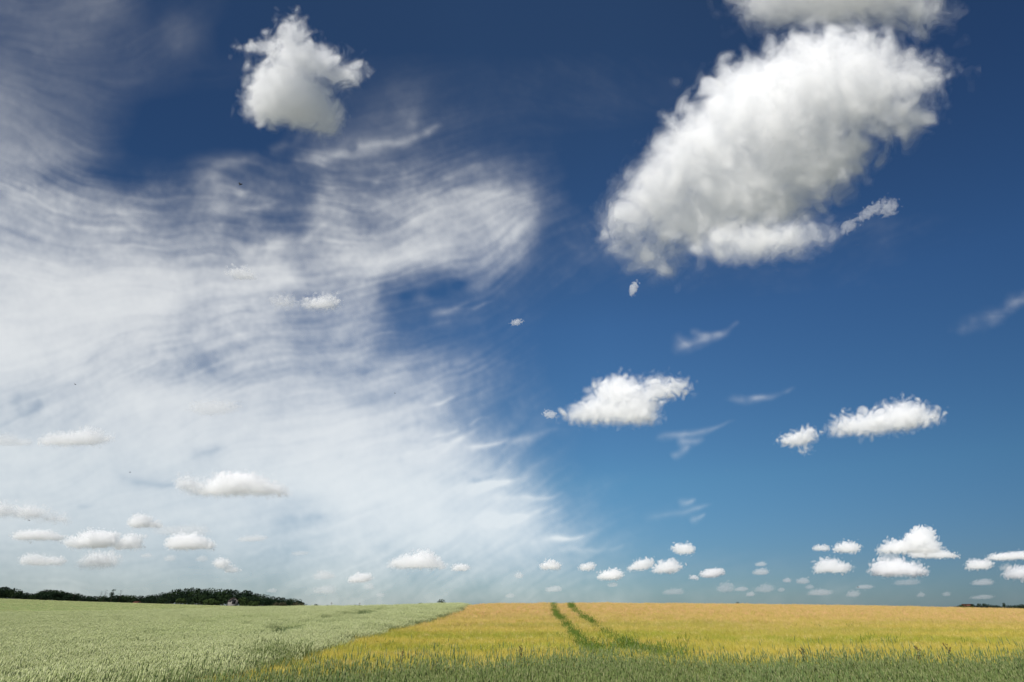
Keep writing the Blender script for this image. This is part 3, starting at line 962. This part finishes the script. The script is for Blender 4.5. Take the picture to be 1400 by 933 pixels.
wheat_ear = shader('green_wheat_ears', (.49, .53, .26), (.37, .43, .18), scale=5, patches=[((.45, .52, .22), .10, .5, .7), ('y', (.54, .56, .25), 70, 110, 8.0)], fine=(.68, .69, .43), translucent=.2)
wheat_leaf = shader('green_wheat_leaves', (.29, .35, .18), (.20, .26, .12), scale=3, translucent=.35)
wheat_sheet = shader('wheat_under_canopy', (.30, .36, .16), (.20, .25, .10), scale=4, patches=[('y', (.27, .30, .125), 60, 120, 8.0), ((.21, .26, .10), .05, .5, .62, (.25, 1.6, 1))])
GREEN_AND_SILK = [((.33, .40, .05), .17, .44, .58, (.35, 1.5, 1)), ((.82, .64, .26), 1.1, .54, .70, (.6, 1.2, 1)), ((.36, .35, .05), .8, .56, .72, (.5, 1.4, 1))]  # green patches and olive mottle; the pale layer paints lighter clumps and silky highlight
FAR = [((.78, .59, .28), 2.6, .56, .64, (.6, 1, 1)), ((.42, .27, .08), 2.2, .55, .66, (.6, 1, 1))]
FLECK = [((.92, .78, .42), 4.5, .58, .70), ((.34, .27, .04), 3.7, .58, .72)]
barley_ear = shader('ripening_barley_ears', (.62, .50, .105), (.48, .44, .07), scale=3, patches=GREEN_AND_SILK + FLECK + [('y', (.77, .48, .25), 30, 48, 12.0)], fine=(.84, .68, .32), translucent=.3)
barley_awn = shader('barley_awns', (.68, .55, .13), (.54, .47, .08), scale=3, patches=GREEN_AND_SILK + FLECK + [('y', (.82, .54, .30), 30, 48, 12.0)], translucent=.4)
barley_leaf = shader('barley_leaves', (.46, .38, .07), (.28, .30, .06), scale=3, patches=[('y', (.53, .32, .14), 30, 48, 10.0)], translucent=.35)
barley_sheet = shader('barley_under_canopy', (.44, .34, .07), (.30, .27, .05), scale=3, patches=GREEN_AND_SILK[:1] + [('y', (.50, .31, .14), 30, 48, 10.0)])
weed_green = shader('green_track_growth', (.15, .23, .04), (.10, .17, .03), scale=4, fine=(.24, .31, .07), translucent=.35)
grass_ear = shader('grass_heads', (.19, .25, .075), (.10, .15, .05), scale=6, patches=[((.18, .26, .09), .5, .5, .6)], fine=(.34, .34, .17), translucent=.2)
grass_leaf = shader('grass_blades', (.21, .275, .065), (.115, .17, .045), scale=5, fine=(.38, .38, .14), translucent=.35)

wheat_src = [crop_patch('wheat_%s' % c, 1.0, 420, 200, H_WHEAT - .13, .085, .0062, (wheat_ear, wheat_leaf), nod=.25, leaf_w=.014, leaf_l=.24) for c in ('a', 'b', 'c', 'd')]
barley_src = [crop_patch('barley_%s' % c, 1.0, 300, 120, H_BARLEY - .14, .075, .006, (barley_ear, barley_leaf, barley_awn), awn=4, awn_l=.13, nod=.75, leaf_w=.011, hvar=.07) for c in ('a', 'b', 'c', 'd')]
weed_src = [crop_patch('track_growth_%s' % c, .36, 34, 80, .40, .07, .006, (weed_green, weed_green), nod=.3, leaf_w=.016, leaf_l=.19, hvar=.15) for c in ('a', 'b', 'c')]
grass_src = [crop_patch('margin_grass_%s' % c, 1.0, 220, 420, .86, .09, .0042, (grass_ear, grass_leaf), nod=.22, leaf_w=.009, leaf_l=.22, hvar=.13, bend=.25) for c in ('a', 'b', 'c', 'd')]


def field(name, x, y, zoff, sheet, mat, srcs, smin=.9, smax=1.1, tall=None):
    n = len(x)
    z = ground_z(x, y) + zoff
    rot = np.stack([rng.normal(0, .05, n), rng.normal(0, .05, n), rng.uniform(0, 6.283, n)], 1)
    s = rng.uniform(smin, smax, n)
    scl = np.stack([s, s, s], 1)
    if tall is not None: scl[:, 2] *= tall
    return scatter_object(name, sheet, mat, np.stack([x, y, z], 1), rot, scl, rng.integers(0, len(srcs), n), srcs)


# green wheat on the left
def wheat_ok(x, y):
    return (x < border_x(y) - .15) & in_view(x, y, 1.3) & ((y > 7) | (x < -12))


a = spread(-60, 0, 6, 30, .62); b = spread(-95, 0, 30, 66, .8); c = spread(-170, 0, 66, 120, 1.5); d = spread(-330, 0, 120, 262, 2.2)
x = np.concatenate([q[0] for q in (a, b, c, d)]); y = np.concatenate([q[1] for q in (a, b, c, d)])
k = wheat_ok(x, y)
x, y = x[k], y[k]
dt = np.min([polyline_d(x, y, t) for t in W_TRACKS], axis=0)
k = dt > np.where(y < 70, .48, .2)
x, y = x[k], y[k]
sx = np.concatenate([-np.arange(0, 60, .7)[::-1], np.array([.7])]); sx = np.concatenate([np.arange(-330, -60, 2.5), sx])
sy = np.concatenate([np.arange(6, 70, .7), 70 * 1.013 ** np.arange(0, 115)])
lowered = lambda gx, gy: H_WHEAT * np.where(gy < 66, .62, np.where(gy < 110, .72, .9)) - .35 * np.exp(-(np.min([polyline_d(gx, gy, t) for t in W_TRACKS], axis=0) / .3) ** 2)
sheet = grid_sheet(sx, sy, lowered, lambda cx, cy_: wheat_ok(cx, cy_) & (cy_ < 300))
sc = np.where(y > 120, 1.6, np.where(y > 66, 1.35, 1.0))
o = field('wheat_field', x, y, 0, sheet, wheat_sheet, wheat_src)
tag(o, 'pale green unripe wheat covering the rolling field on the left', 'wheat', kind='stuff')


# golden barley on the right
def barley_ok(x, y):
    return (x > border_x(y) + .1) & in_view(x, y, 1.3) & (y > 8)


a = spread(-10, 50, 8, 34, .55); b = spread(-10, 100, 34, 76, .75)
x = np.concatenate([a[0], b[0]]); y = np.concatenate([a[1], b[1]])
dt = np.minimum(polyline_d(x, y, TRACK_1), polyline_d(x, y, TRACK_2))
k = barley_ok(x, y) & (dt > .42 + .1 * rng.random(len(x)))
x, y = x[k], y[k]
sx = np.concatenate([np.arange(-10, 50, .6), 50 * 1.02 ** np.arange(0, 60)])
sy = np.concatenate([np.arange(8, 80, .6), 80 * 1.03 ** np.arange(0, 40)])
lowered = lambda gx, gy: H_BARLEY * .66 - .34 * np.exp(-(np.minimum(polyline_d(gx, gy, TRACK_1), polyline_d(gx, gy, TRACK_2)) / .35) ** 2)
sheet = grid_sheet(sx, sy, lowered, lambda cx, cy_: barley_ok(cx, cy_) & (cy_ < 200))
clump = np.sin(x * 2.1 + 1.7 * np.sin(y * 1.3)) * np.sin(y * 1.7 + 2.3 * np.sin(x * .7)) * .5 + np.sin(x * .83 + y * .4 + 3) * np.sin(y * .61 - x * .2) * .5
o = field('barley_field', x, y, 0, sheet, barley_sheet, barley_src, .92, 1.08, tall=1 + .07 * clump)
tag(o, 'golden ripening barley filling the field on the right up to its crest', 'barley', kind='stuff')

# green growth in and beside the wheel tracks, and lush green streaks in the barley
x, y = spread(-6, 30, 12, 62.5, .2)
d1, d2 = polyline_d(x, y, TRACK_1), polyline_d(x, y, TRACK_2)
dt = np.minimum(d1, d2)
wid = .09 + np.where(d2 < d1, .75, .32) * smooth((27 - y) / 10) * rng.random(len(x))
k = barley_ok(x, y) & (dt < wid) & (rng.random(len(x)) < .8)
x1, y1 = x[k], y[k]
x, y = spread(-4, 40, 13, 30, .4)
STREAKS = [[on_canopy(px, py, H_BARLEY) for px, py in p] for p in ([(780, 868), (800, 880), (830, 892)], [(850, 880), (890, 882), (930, 880), (990, 879)], [(1090, 877), (1170, 879), (1240, 877), (1320, 880)],
                                                               [(520, 886), (560, 884), (600, 888)], [(700, 888), (770, 890), (830, 893)], [(960, 854), (1060, 856), (1180, 858)])]
dS = np.min([polyline_d(x, y, s) for s in STREAKS], axis=0)
k = barley_ok(x, y) & (dS < .8 * rng.random(len(x)) ** .7) & (rng.random(len(x)) < .35)
x, y = np.concatenate([x1, x[k]]), np.concatenate([y1, y[k]])
tallv = np.where(np.arange(len(x)) < len(x1), 1.4, 1.5)
o = field('track_growth', x, y, 0, (np.zeros((0, 3)), np.zeros((0, 3), int)), weed_green, weed_src, .85, 1.25, tall=tallv)
tag(o, 'fresh green growth along the two wheel tracks curving through the golden barley', 'weeds', kind='stuff')

# tall grassy margin nearest to us
def margin_ok(x, y):
    edge = 11.2 - 2.8 * smooth(-x / 4.6) + .5 * np.sin(x * .9) * np.sin(x * .31 + 1) - .25 * np.abs(x - 2) / 10
    return (y < edge) & (y > 3.5) & (x > border_x(y) + .1) & (np.abs(x) < 22)


x, y = spread(-8, 22, 3.5, 14, .36)
k = margin_ok(x, y)
x, y = x[k], y[k]
sheet = grid_sheet(np.arange(-8, 22, .5), np.arange(3.5, 13.5, .5), .42, margin_ok)
o = field('margin_grass', x, y, 0, sheet, grass_leaf, grass_src, .85, 1.15)
tag(o, 'tall grey green grass with seed heads along the near field margin', 'grass', kind='stuff')
# thicker, greener wheat along the near left edge of the field
x, y = spread(-22, -3, 9, 24, .3)
bx = border_x(y) - x
k = (bx > .05) & (bx < 1.8 * smooth((21 - y) / 8) + .3 * rng.random(len(x))) & (y < 16.5) & (y > 11) & (bearing(x, y) > 335 + 40 * rng.random(len(x)))
x, y = x[k], y[k]
o = field('edge_grass', x, y, 0, (np.zeros((0, 3)), np.zeros((0, 3), int)), weed_green, grass_src, .85, 1.02)
tag(o, 'darker green tall grass at the near corner of the wheat', 'grass', kind='stuff')

# ------------------------------------------------------------------ trees
def tree_mats(tint, name):
    return shader(name, tint, tuple(c * .62 for c in tint), scale=.35, fine=tuple(c * 1.35 for c in tint), translucent=.12)


def crown_mesh(name, h, w, n_leaf, mat, seed, low=.12, lumps=11, leaf=.75, pointy=0.0, sparse=0.0):
    """leaves scattered over uneven lumps; origin at the foot of the trunk"""
    g = np.random.default_rng(seed)
    c = []
    for i in range(lumps):
        t = g.uniform(0, 1)
        z = h * (low + (1 - low) * (.15 + .75 * t))
        rad = w * .5 * (1 - (t * (.75 + .2 * pointy)) ** 1.7) * .75
        a = g.uniform(0, 2 * math.pi)
        rr = rad * math.sqrt(g.random())
        s = w * g.uniform(.15, .29) * (1 - .45 * pointy * t)
        c.append((rr * math.cos(a), rr * math.sin(a), z, s, s * g.uniform(.6, 1.0)))
    c = np.array(c)
    pick = g.choice(lumps, n_leaf, p=c[:, 3] ** 2 / (c[:, 3] ** 2).sum())
    d = g.standard_normal((n_leaf, 3)); d /= np.linalg.norm(d, axis=1, keepdims=True)
    r = (1 - sparse * g.random(n_leaf)) * g.uniform(.55, 1.08, n_leaf) ** .5
    P = c[pick, :3] + d * np.stack([c[pick, 3], c[pick, 3], c[pick, 4]], 1) * r[:, None]
    P[:, 2] = np.clip(P[:, 2], h * low * .8, h * 1.02)
    nrm = d + g.normal(0, .6, (n_leaf, 3)); nrm /= np.linalg.norm(nrm, axis=1, keepdims=True)
    u = np.cross(nrm, g.standard_normal((n_leaf, 3))); u /= np.linalg.norm(u, axis=1, keepdims=True)
    v = np.cross(nrm, u)
    s = leaf * g.uniform(.5, 1.15, n_leaf)[:, None] * .5
    V = np.stack([P - u * s, P - v * s * .7, P + u * s, P + v * s * .7], 1).reshape(-1, 3)
    F = np.arange(n_leaf * 4).reshape(-1, 4)
    me = np_mesh(name, V, F)
    me.materials.append(mat)
    return me, c


def tube(T, pts, rad, k=6, mat=0):
    pts = np.asarray(pts, float)
    V = []
    for i, p in enumerate(pts):
        d = pts[min(i + 1, len(pts) - 1)] - pts[max(i - 1, 0)]
        d /= np.linalg.norm(d)
        a = np.cross(d, [.31, .95, .05]); a /= np.linalg.norm(a); b = np.cross(d, a)
        for j in range(k):
            t = 2 * math.pi * j / k
            V.append(p + (a * math.cos(t) + b * math.sin(t)) * rad[i])
    F = []
    for i in range(len(pts) - 1):
        for j in range(k):
            q = (j + 1) % k
            F += [(i * k + j, i * k + q, (i + 1) * k + q), (i * k + j, (i + 1) * k + q, (i + 1) * k + j)]
    T.add(V, F, mat)


bark = shader('bark', (.06, .05, .04), (.035, .03, .025), scale=3)


def trunk_mesh(name, h, c, r0, top=.75, seed=0):
    g = np.random.default_rng(seed)
    T = Tris()
    zs = np.linspace(-.5, h * top, 6)
    off = np.cumsum(g.normal(0, h * .006, (6, 2)), axis=0)
    tube(T, np.column_stack([off, zs]), r0 * np.linspace(1.15, .3, 6))
    for i in g.permutation(len(c))[:7]:
        z0 = h * g.uniform(.25, .55)
        p = c[i, :3]
        tube(T, [(0, 0, z0), (p[0] * .45, p[1] * .45, z0 + (p[2] - z0) * .55), tuple(p)], [r0 * .38, r0 * .22, r0 * .06], 5)
    return T.mesh(name, [bark])


WOOD = tree_mats((.018, .032, .018), 'dark_leaves')
WOOD_B = tree_mats((.025, .042, .018), 'leaves')
LIGHT = tree_mats((.045, .070, .024), 'pale_leaves')
OLIVE = tree_mats((.06, .058, .035), 'dry_leaves')
protos = {}
for nm, spec in {
        'wood1': (12, 11, 900, WOOD, 1), 'wood2': (13, 10, 900, WOOD, 2), 'wood3': (11, 12, 950, WOOD_B, 3), 'wood4': (13.5, 9.5, 850, WOOD, 4),
        'bush': (5, 7, 520, LIGHT, 5), 'dry': (5, 6, 420, OLIVE, 6), 'bush_dark': (5.5, 8, 520, WOOD_B, 7)}.items():
    h, w, n, mt, sd = spec
    low = .1 if h > 8 else .03
    me, c = crown_mesh('crown', h, w, n, mt, sd, low=low, lumps=13 if h > 8 else 8, leaf=.95 if h > 8 else .7)
    protos[nm] = (me, trunk_mesh('trunk', h, c, h * .024, seed=sd), h)
me, c = crown_mesh('crown', 16, 8.5, 620, WOOD, 8, low=.42, lumps=9, leaf=.8)
protos['tall'] = (me, trunk_mesh('trunk', 16, c, .35, seed=8), 16)
me, c = crown_mesh('crown', 16, 6.5, 90, OLIVE, 9, low=.55, lumps=8, leaf=.45, sparse=.3)
protos['bare'] = (me, trunk_mesh('trunk', 16, c, .22, top=.95, seed=9), 16)
made = {}


def plant_tree(kind, px, py_top, dist, label, group=None, wide=1.0, name='tree', cat='tree', sink=0.0):
    """a tree at a bearing and distance whose top stands at the given height against the sky"""
    d = ray(px, py_top)
    x, y = d[0] / d[1] * dist, dist
    top = EYE + d[2] / d[1] * dist
    z = float(ground_z(np.array([x]), np.array([y]))[0]) - sink
    me_c, me_t, h = protos[kind]
    s = (top - z) / h
    root = empty(name, (x, y, z))
    root.rotation_euler.z = random.uniform(0, 6.28)
    root.scale = (wide * s, wide * s, s)
    tag(root, label, cat, group)
    for nm, me_ in (('crown', me_c), ('trunk', me_t)):
        if (kind, nm) not in made:
            made[(kind, nm)] = link(nm, me_)
            o = made[(kind, nm)]
        else:
            o = made[(kind, nm)].copy()
            COL.objects.link(o)
        o.parent = root
    return root


GH = 'trees of the wooded hilltop'
TOP_H = ([205, 215, 225, 241, 262, 286, 310, 342, 353, 366, 384, 403, 414, 421], [814, 812, 810, 805.6, 804, 804.7, 805.4, 807, 812, 814, 817, 819, 822, 826])
for row, (dist, drop, stepx) in enumerate(((640, 0, 8.5), (615, 3.5, 9.5), (592, 8.0, 10.5))):
    for px in np.arange(208 + row * 3, 420, stepx):
        p = px + random.uniform(-2, 2)
        top = float(np.interp(p, *TOP_H)) + random.uniform(-.2, .8)
        top = top + min(drop, max(0, (826 - top) * .45))
        if top > 827: continue
        plant_tree(random.choice(('wood1', 'wood2', 'wood3', 'wood4')), p, top, dist + random.uniform(-5, 5),
                   'dark leafy tree in the dense wood on the hilltop left of centre', GH, wide=random.uniform(.95, 1.15) * 1.2 * (12.5 / max(6, (829 - top) / 1.5)) ** .55)
GL = 'trees of the long dark treeline'
TOP_L = ([-60, 0, 10, 20, 30, 45, 60, 75, 90, 105, 120, 140, 165, 185, 210], [801, 802, 802.5, 805.5, 809.5, 812, 807.5, 806.8, 808.5, 811.5, 814.5, 815, 813, 815, 814])
for row, (dist, drop, stepx) in enumerate(((640, 0, 7.0), (612, 4.0, 8.5))):
    for px in np.arange(-52 + row * 3, 208, stepx):
        p = px + random.uniform(-2, 2)
        top = float(np.interp(p, *TOP_L)) + random.uniform(-.2, .7) + drop * .6
        plant_tree(random.choice(('wood1', 'wood2', 'wood3', 'wood4')), p, top, dist + random.uniform(-5, 5),
                   'dark tree in the long low treeline at the far left', GL, wide=random.uniform(1.0, 1.3) * 1.55)
for px, top, dist, w_ in [(262, 803.3, 632, .8), (19, 804.0, 632, .5)]:
    plant_tree('wood4', px, top, dist, 'tree whose top pokes highest out of the hilltop wood' if px > 100 else 'tree with a narrow tip poking out of the treeline at far left', wide=w_)
plant_tree('tall', 156, 805.2, 600, 'tall dark round crowned tree standing clear above the long treeline', wide=.75)
plant_tree('bare', 145.5, 806.0, 605, 'thin nearly bare tree left of the tall round crowned tree, nearer one', wide=.75)
plant_tree('bare', 139.5, 808.0, 607, 'thin faint bare tree farthest left of the tall round crowned tree', wide=.7)
plant_tree('bare', 166.5, 806.5, 603, 'thin bare tree right of the tall round crowned tree', wide=.8)
plant_tree('bare', 103, 809.0, 606, 'bare topped tree in the middle of the long treeline', wide=.8)
for px, top, w_ in [(249, 818.5, 1.2), (286, 819, 1.25), (296, 821, 1.1), (333, 817.5, .9), (342, 822, 1.1), (350, 822.5, 1.1)]:
    plant_tree('bush', px, top, 580, 'paler green bushy tree at the foot of the wooded hilltop', 'pale bushy trees before the wood', wide=w_)
for px, top, w_ in [(379, 823, 1.1), (386, 822.5, 1.2), (404, 823, 1.1), (411, 824, 1.1)]:
    plant_tree('dry', px, top, 582, 'dry olive brown shrub at the right foot of the wooded hill', 'dry shrubs at the right foot of the wood', wide=w_, name='shrub', cat='shrub')
plant_tree('bush_dark', 432, 826.5, 560, 'small dark bush just right of the wooded hill', wide=1.0, name='bush', cat='bush')
plant_tree('bush_dark', 447, 827.7, 560, 'tiny dark bush left of the first utility pole', wide=.8, name='bush', cat='bush')
plant_tree('bush_dark', 485, 827.6, 560, 'low flat dark bush between the two utility poles', wide=1.6, name='bush', cat='bush')
plant_tree('wood3', 603, 820.2, 300, 'lone round dark green treetop showing above the wheat crest', wide=1.0)
plant_tree('bush_dark', 575, 825.3, 300, 'tiny dark treetop left of the lone round one on the wheat crest', wide=.8)
plant_tree('bush_dark', 1010, 824.0, 300, 'tiny dark treetop peeping over the middle of the barley crest', wide=.5)
GR = 'trees of the distant wood on the right'
for px, top in [(1306, 829.0), (1312, 827.6), (1317, 826.8), (1329, 826.0), (1336, 825.2), (1343, 825.2), (1349, 826.0), (1357, 827.0), (1364, 827.2), (1378, 827.2), (1385, 827.3), (1392, 826.6), (1399, 826.0), (1406, 826.0), (1414, 826.5), (1424, 826), (1436, 827), (1448, 826)]:
    plant_tree(random.choice(('wood1', 'wood2', 'wood3')), px, top, 900 + random.uniform(-10, 10), 'dark tree in the distant low wood at the right horizon', GR, wide=1.25)
plant_tree('wood4', 1371.5, 824.2, 890, 'single tree rising above the distant wood near the right edge', wide=.7)
for px, top in [(1318, 829.3), (1325, 828.9)]:
    plant_tree('bush', px, top, 860, 'pale green bush before the distant reddish house', 'pale bushes before the reddish house', wide=1.2, name='bush', cat='bush')


# ------------------------------------------------------------------ buildings, poles
def box(T, x0, x1, y0, y1, z0, z1, mat=0):
    v = [(x, y, z) for x in (x0, x1) for y in (y0, y1) for z in (z0, z1)]
    T.add(v, [(0, 1, 3), (0, 3, 2), (4, 6, 7), (4, 7, 5), (0, 4, 5), (0, 5, 1), (2, 3, 7), (2, 7, 6), (0, 2, 6), (0, 6, 4), (1, 5, 7), (1, 7, 3)], mat)


wall_m = shader('pale_render_wall', (.20, .19, .175), (.14, .13, .12), scale=.8)
roof_m = shader('dark_tiles', (.075, .055, .05), (.05, .04, .04), scale=.7)
red_m = shader('red_tiles', (.13, .055, .04), (.09, .045, .035), scale=.7)
dark_m = shader('dark_opening', (.02, .02, .022))


def house(px, py_top, dist, w, dpt, turn, roofm, label, name='barn', opening=True):
    d = ray(px, py_top)
    x, y = d[0] / d[1] * dist, dist
    top = EYE + d[2] / d[1] * dist
    z = float(ground_z(np.array([x]), np.array([y]))[0])
    h = top - z
    e = h - w * .38
    root = empty(name, (x, y, z))
    root.rotation_euler.z = turn
    tag(root, label, 'house' if name == 'house' else 'barn')
    T = Tris()
    box(T, -w / 2, w / 2, -dpt / 2, dpt / 2, -.5, e)
    T.add([(-w / 2, s * dpt / 2, e) for s in (-1,)] + [(w / 2, -dpt / 2, e), (0, -dpt / 2, h - .15)], [(0, 1, 2)])
    T.add([(-w / 2, dpt / 2, e), (w / 2, dpt / 2, e), (0, dpt / 2, h - .15)], [(0, 2, 1)])
    link('wall', T.mesh('wall', [wall_m]), None, root)
    T = Tris()
    o = .5
    for s in (-1, 1):
        a = [(s * (w / 2 + o), -dpt / 2 - o, e - o * .76), (s * (w / 2 + o), dpt / 2 + o, e - o * .76), (0, dpt / 2 + o, h), (0, -dpt / 2 - o, h)]
        b = [(p[0], p[1], p[2] + .22) for p in a]
        T.add(a + b, [(0, 1, 2), (0, 2, 3), (4, 6, 5), (4, 7, 6), (0, 4, 5), (0, 5, 1), (1, 5, 6), (1, 6, 2), (3, 7, 4), (3, 4, 0), (2, 6, 7), (2, 7, 3)])
    link('roof', T.mesh('roof', [roofm]), None, root)
    if opening:
        T = Tris(); box(T, -w * .22, w * .22, -dpt / 2 - .06, -dpt / 2 - .003, e * .62, e + w * .12)
        link('gable_opening', T.mesh('gable_opening', [dark_m]), None, root)
    T = Tris(); box(T, w * .05, w * .3, -dpt / 2 - .07, -dpt / 2 - .004, 0, min(2.2, e * .5))
    link('door', T.mesh('door', [dark_m]), None, root)
    return root


house(319.5, 817.5, 572, 7.0, 11.0, R(32), roof_m, 'old barn with a dark gable roof and pale gable wall before the wooded hilltop')
house(187.5, 822.6, 560, 5.2, 7.5, R(60), red_m, 'small red roofed hut at the foot of the long treeline', opening=False)
house(1322, 826.2, 905, 8.5, 12.0, R(70), red_m, 'distant house with a reddish roof among the trees at right', name='house', opening=False)

pole_m = shader('weathered_wood', (.16, .14, .12), (.11, .10, .09), scale=4)
for px, py, lb in [(453.5, 823.6, 'thin wooden utility pole on the horizon nearer the wooded hill'), (492, 823.9, 'thin wooden utility pole on the horizon farther from the wooded hill')]:
    dist = 420
    d = ray(px, py)
    x, y = d[0] / d[1] * dist, dist
    z = float(ground_z(np.array([x]), np.array([y]))[0]); h = EYE + d[2] / d[1] * dist - z
    root = tag(empty('utility_pole', (x, y, z)), lb, 'utility pole')
    T = Tris(); tube(T, [(0, 0, -.5), (0, 0, h * .5), (0, 0, h)], [.16, .14, .11], 8)
    link('pole', T.mesh('pole', [pole_m]), None, root)
    T = Tris(); box(T, -.8, .8, -.06, .06, h - .75, h - .6)
    for s in (-.7, -.25, .25, .7):
        tube(T, [(s, 0, h - .6), (s, 0, h - .4)], [.05, .04], 6)
    link('crossarm', T.mesh('crossarm', [pole_m]), None, root)

# ------------------------------------------------------------------ single weeds standing out of the margin, insects in the air
dock_seed = shader('rusty_seed_heads', (.10, .06, .04), (.06, .04, .03), scale=40)
dock_stem = shader('reddish_stems', (.13, .11, .05), (.09, .06, .04), scale=20)


def dock(px, py_top, y, label, seed, lean=0.0, h_min=.3):
    g = np.random.default_rng(seed)
    d = ray(px, py_top)
    x = d[0] / d[1] * y
    top = EYE + d[2] / d[1] * y
    z = float(ground_z(np.array([x]), np.array([y]))[0]); h = top - z
    root = tag(empty('dock_plant', (x, y, z)), label, 'weed')
    T = Tris(); ends = []
    tube(T, [(0, 0, 0), (lean * .3, 0, h * .5), (lean, 0, h)], [.007, .006, .003], 6)
    for i in range(5):
        t = .62 + .07 * i
        a = g.uniform(0, 6.28); L = g.uniform(.08, .17)
        p0 = np.array([lean * t, 0, h * t]); p1 = p0 + [math.cos(a) * L * .5, math.sin(a) * L * .5, L]
        tube(T, [p0, (p0 + p1) / 2 + [0, 0, -.01], p1], [.004, .003, .002], 5)
        ends.append((p0 + (p1 - p0) * .25, p1))
    ends.append((np.array([lean * .72, 0, h * .72]), np.array([lean, 0, h])))
    link('stem', T.mesh('stem', [dock_stem]), None, root)
    for p0, p1 in ends:
        T = Tris()
        n = 34
        t = g.random((n, 1))
        c = p0 + (p1 - p0) * t + g.normal(0, .008, (n, 3))
        spindles(T, c, c + g.normal(0, .008, (n, 3)) + [0, 0, .012], np.full(n, .006), 0)
        link('seed_head', T.mesh('seed_head', [dock_seed]), None, root)
    T = Tris()
    n = 5
    a = g.uniform(0, 6.28, n); o = np.stack([np.cos(a), np.sin(a), np.zeros(n)], 1)
    b = np.stack([np.full(n, lean * .2), np.zeros(n), h * g.uniform(.15, .5, n)], 1)
    blades(T, b, b + o * .1 + [0, 0, .09], b + o * .25 + [0, 0, .03], np.full(n, .05), 0)
    link('leaf', T.mesh('leaf', [weed_green]), None, root)


for i, (px, py, y, lean, lb) in enumerate([
        (1257, 883, 13.6, -.06, 'dark rusty dock stalk leaning left above the grass at right'),
        (1291, 881, 13.8, .05, 'taller rusty dock stalk with spread seed heads at right'),
        (545, 894, 12.4, .08, 'dark curled dock stalk in front of the left part of the barley'),
        (598, 904, 11.6, -.03, 'short dark dock stalk low in the margin, left of the wheel tracks'),
        (861, 909, 11.4, -.07, 'bent dark dock stalk in the margin under the wheel tracks'),
        (1007, 914, 11.0, .03, 'brown dock stalk in the middle of the margin right of the tracks'),
        (712, 883, 13.0, .02, 'thin dark stalk rising into the barley left of the tracks'),
        (1099, 886, 12.9, -.02, 'slim dark stalk at the top of the margin, right of centre')]):
    dock(px, py, y, lb, 50 + i, lean)

shell_m = shader('insect_body', (.03, .025, .02))
wing_m = shader('insect_wing', (.20, .18, .15))


def insect(px, py, dist, size, label):
    c = ray(px, py) * dist + np.array([0, 0, EYE])
    root = tag(empty('flying_insect', c), label, 'insect')
    root.rotation_euler = (random.uniform(-.5, .5), random.uniform(-.6, .6), random.uniform(0, 6.28))
    T = Tris()
    zs = [(-1, .02), (-.8, .22), (-.4, .3), (0, .18), (.25, .3), (.5, .26), (.62, .14), (.8, .2), (.95, .03)]
    tube(T, [(0, a * size * .5, 0) for a, _ in zs], [b * size * .5 for _, b in zs], 8)
    link('body', T.mesh('body', [shell_m]), None, root)
    for s in (-1, 1):
        T = Tris()
        T.add([(0, .1 * size, .06 * size), (s * .5 * size, .3 * size, .3 * size), (s * .62 * size, .05 * size, .34 * size), (s * .3 * size, -.2 * size, .16 * size),
               (0, .1 * size, .064 * size), (s * .5 * size, .3 * size, .304 * size), (s * .62 * size, .05 * size, .344 * size), (s * .3 * size, -.2 * size, .164 * size)],
              [(0, 1, 2), (0, 2, 3), (4, 6, 5), (4, 7, 6)])
        link('wing', T.mesh('wing', [wing_m]), None, root)


insect(329, 252.5, 5.0, .030, 'dark insect flying before the blue gap at upper left, the largest one')
insect(103, 526, 8.0, .024, 'tiny dark insect speck before bright cirrus near the left edge')
insect(540, 538, 8.0, .021, 'tiny dark insect speck before the cirrus near the centre')
insect(178, 646, 8.0, .021, 'tiny dark insect speck before cirrus left of the heaped cloud')
insect(40, 712, 8.0, .022, 'tiny dark insect speck just below the double humped cloud')
insect(1173, 803, 8.0, .021, 'tiny dark insect speck low over the right part of the barley')
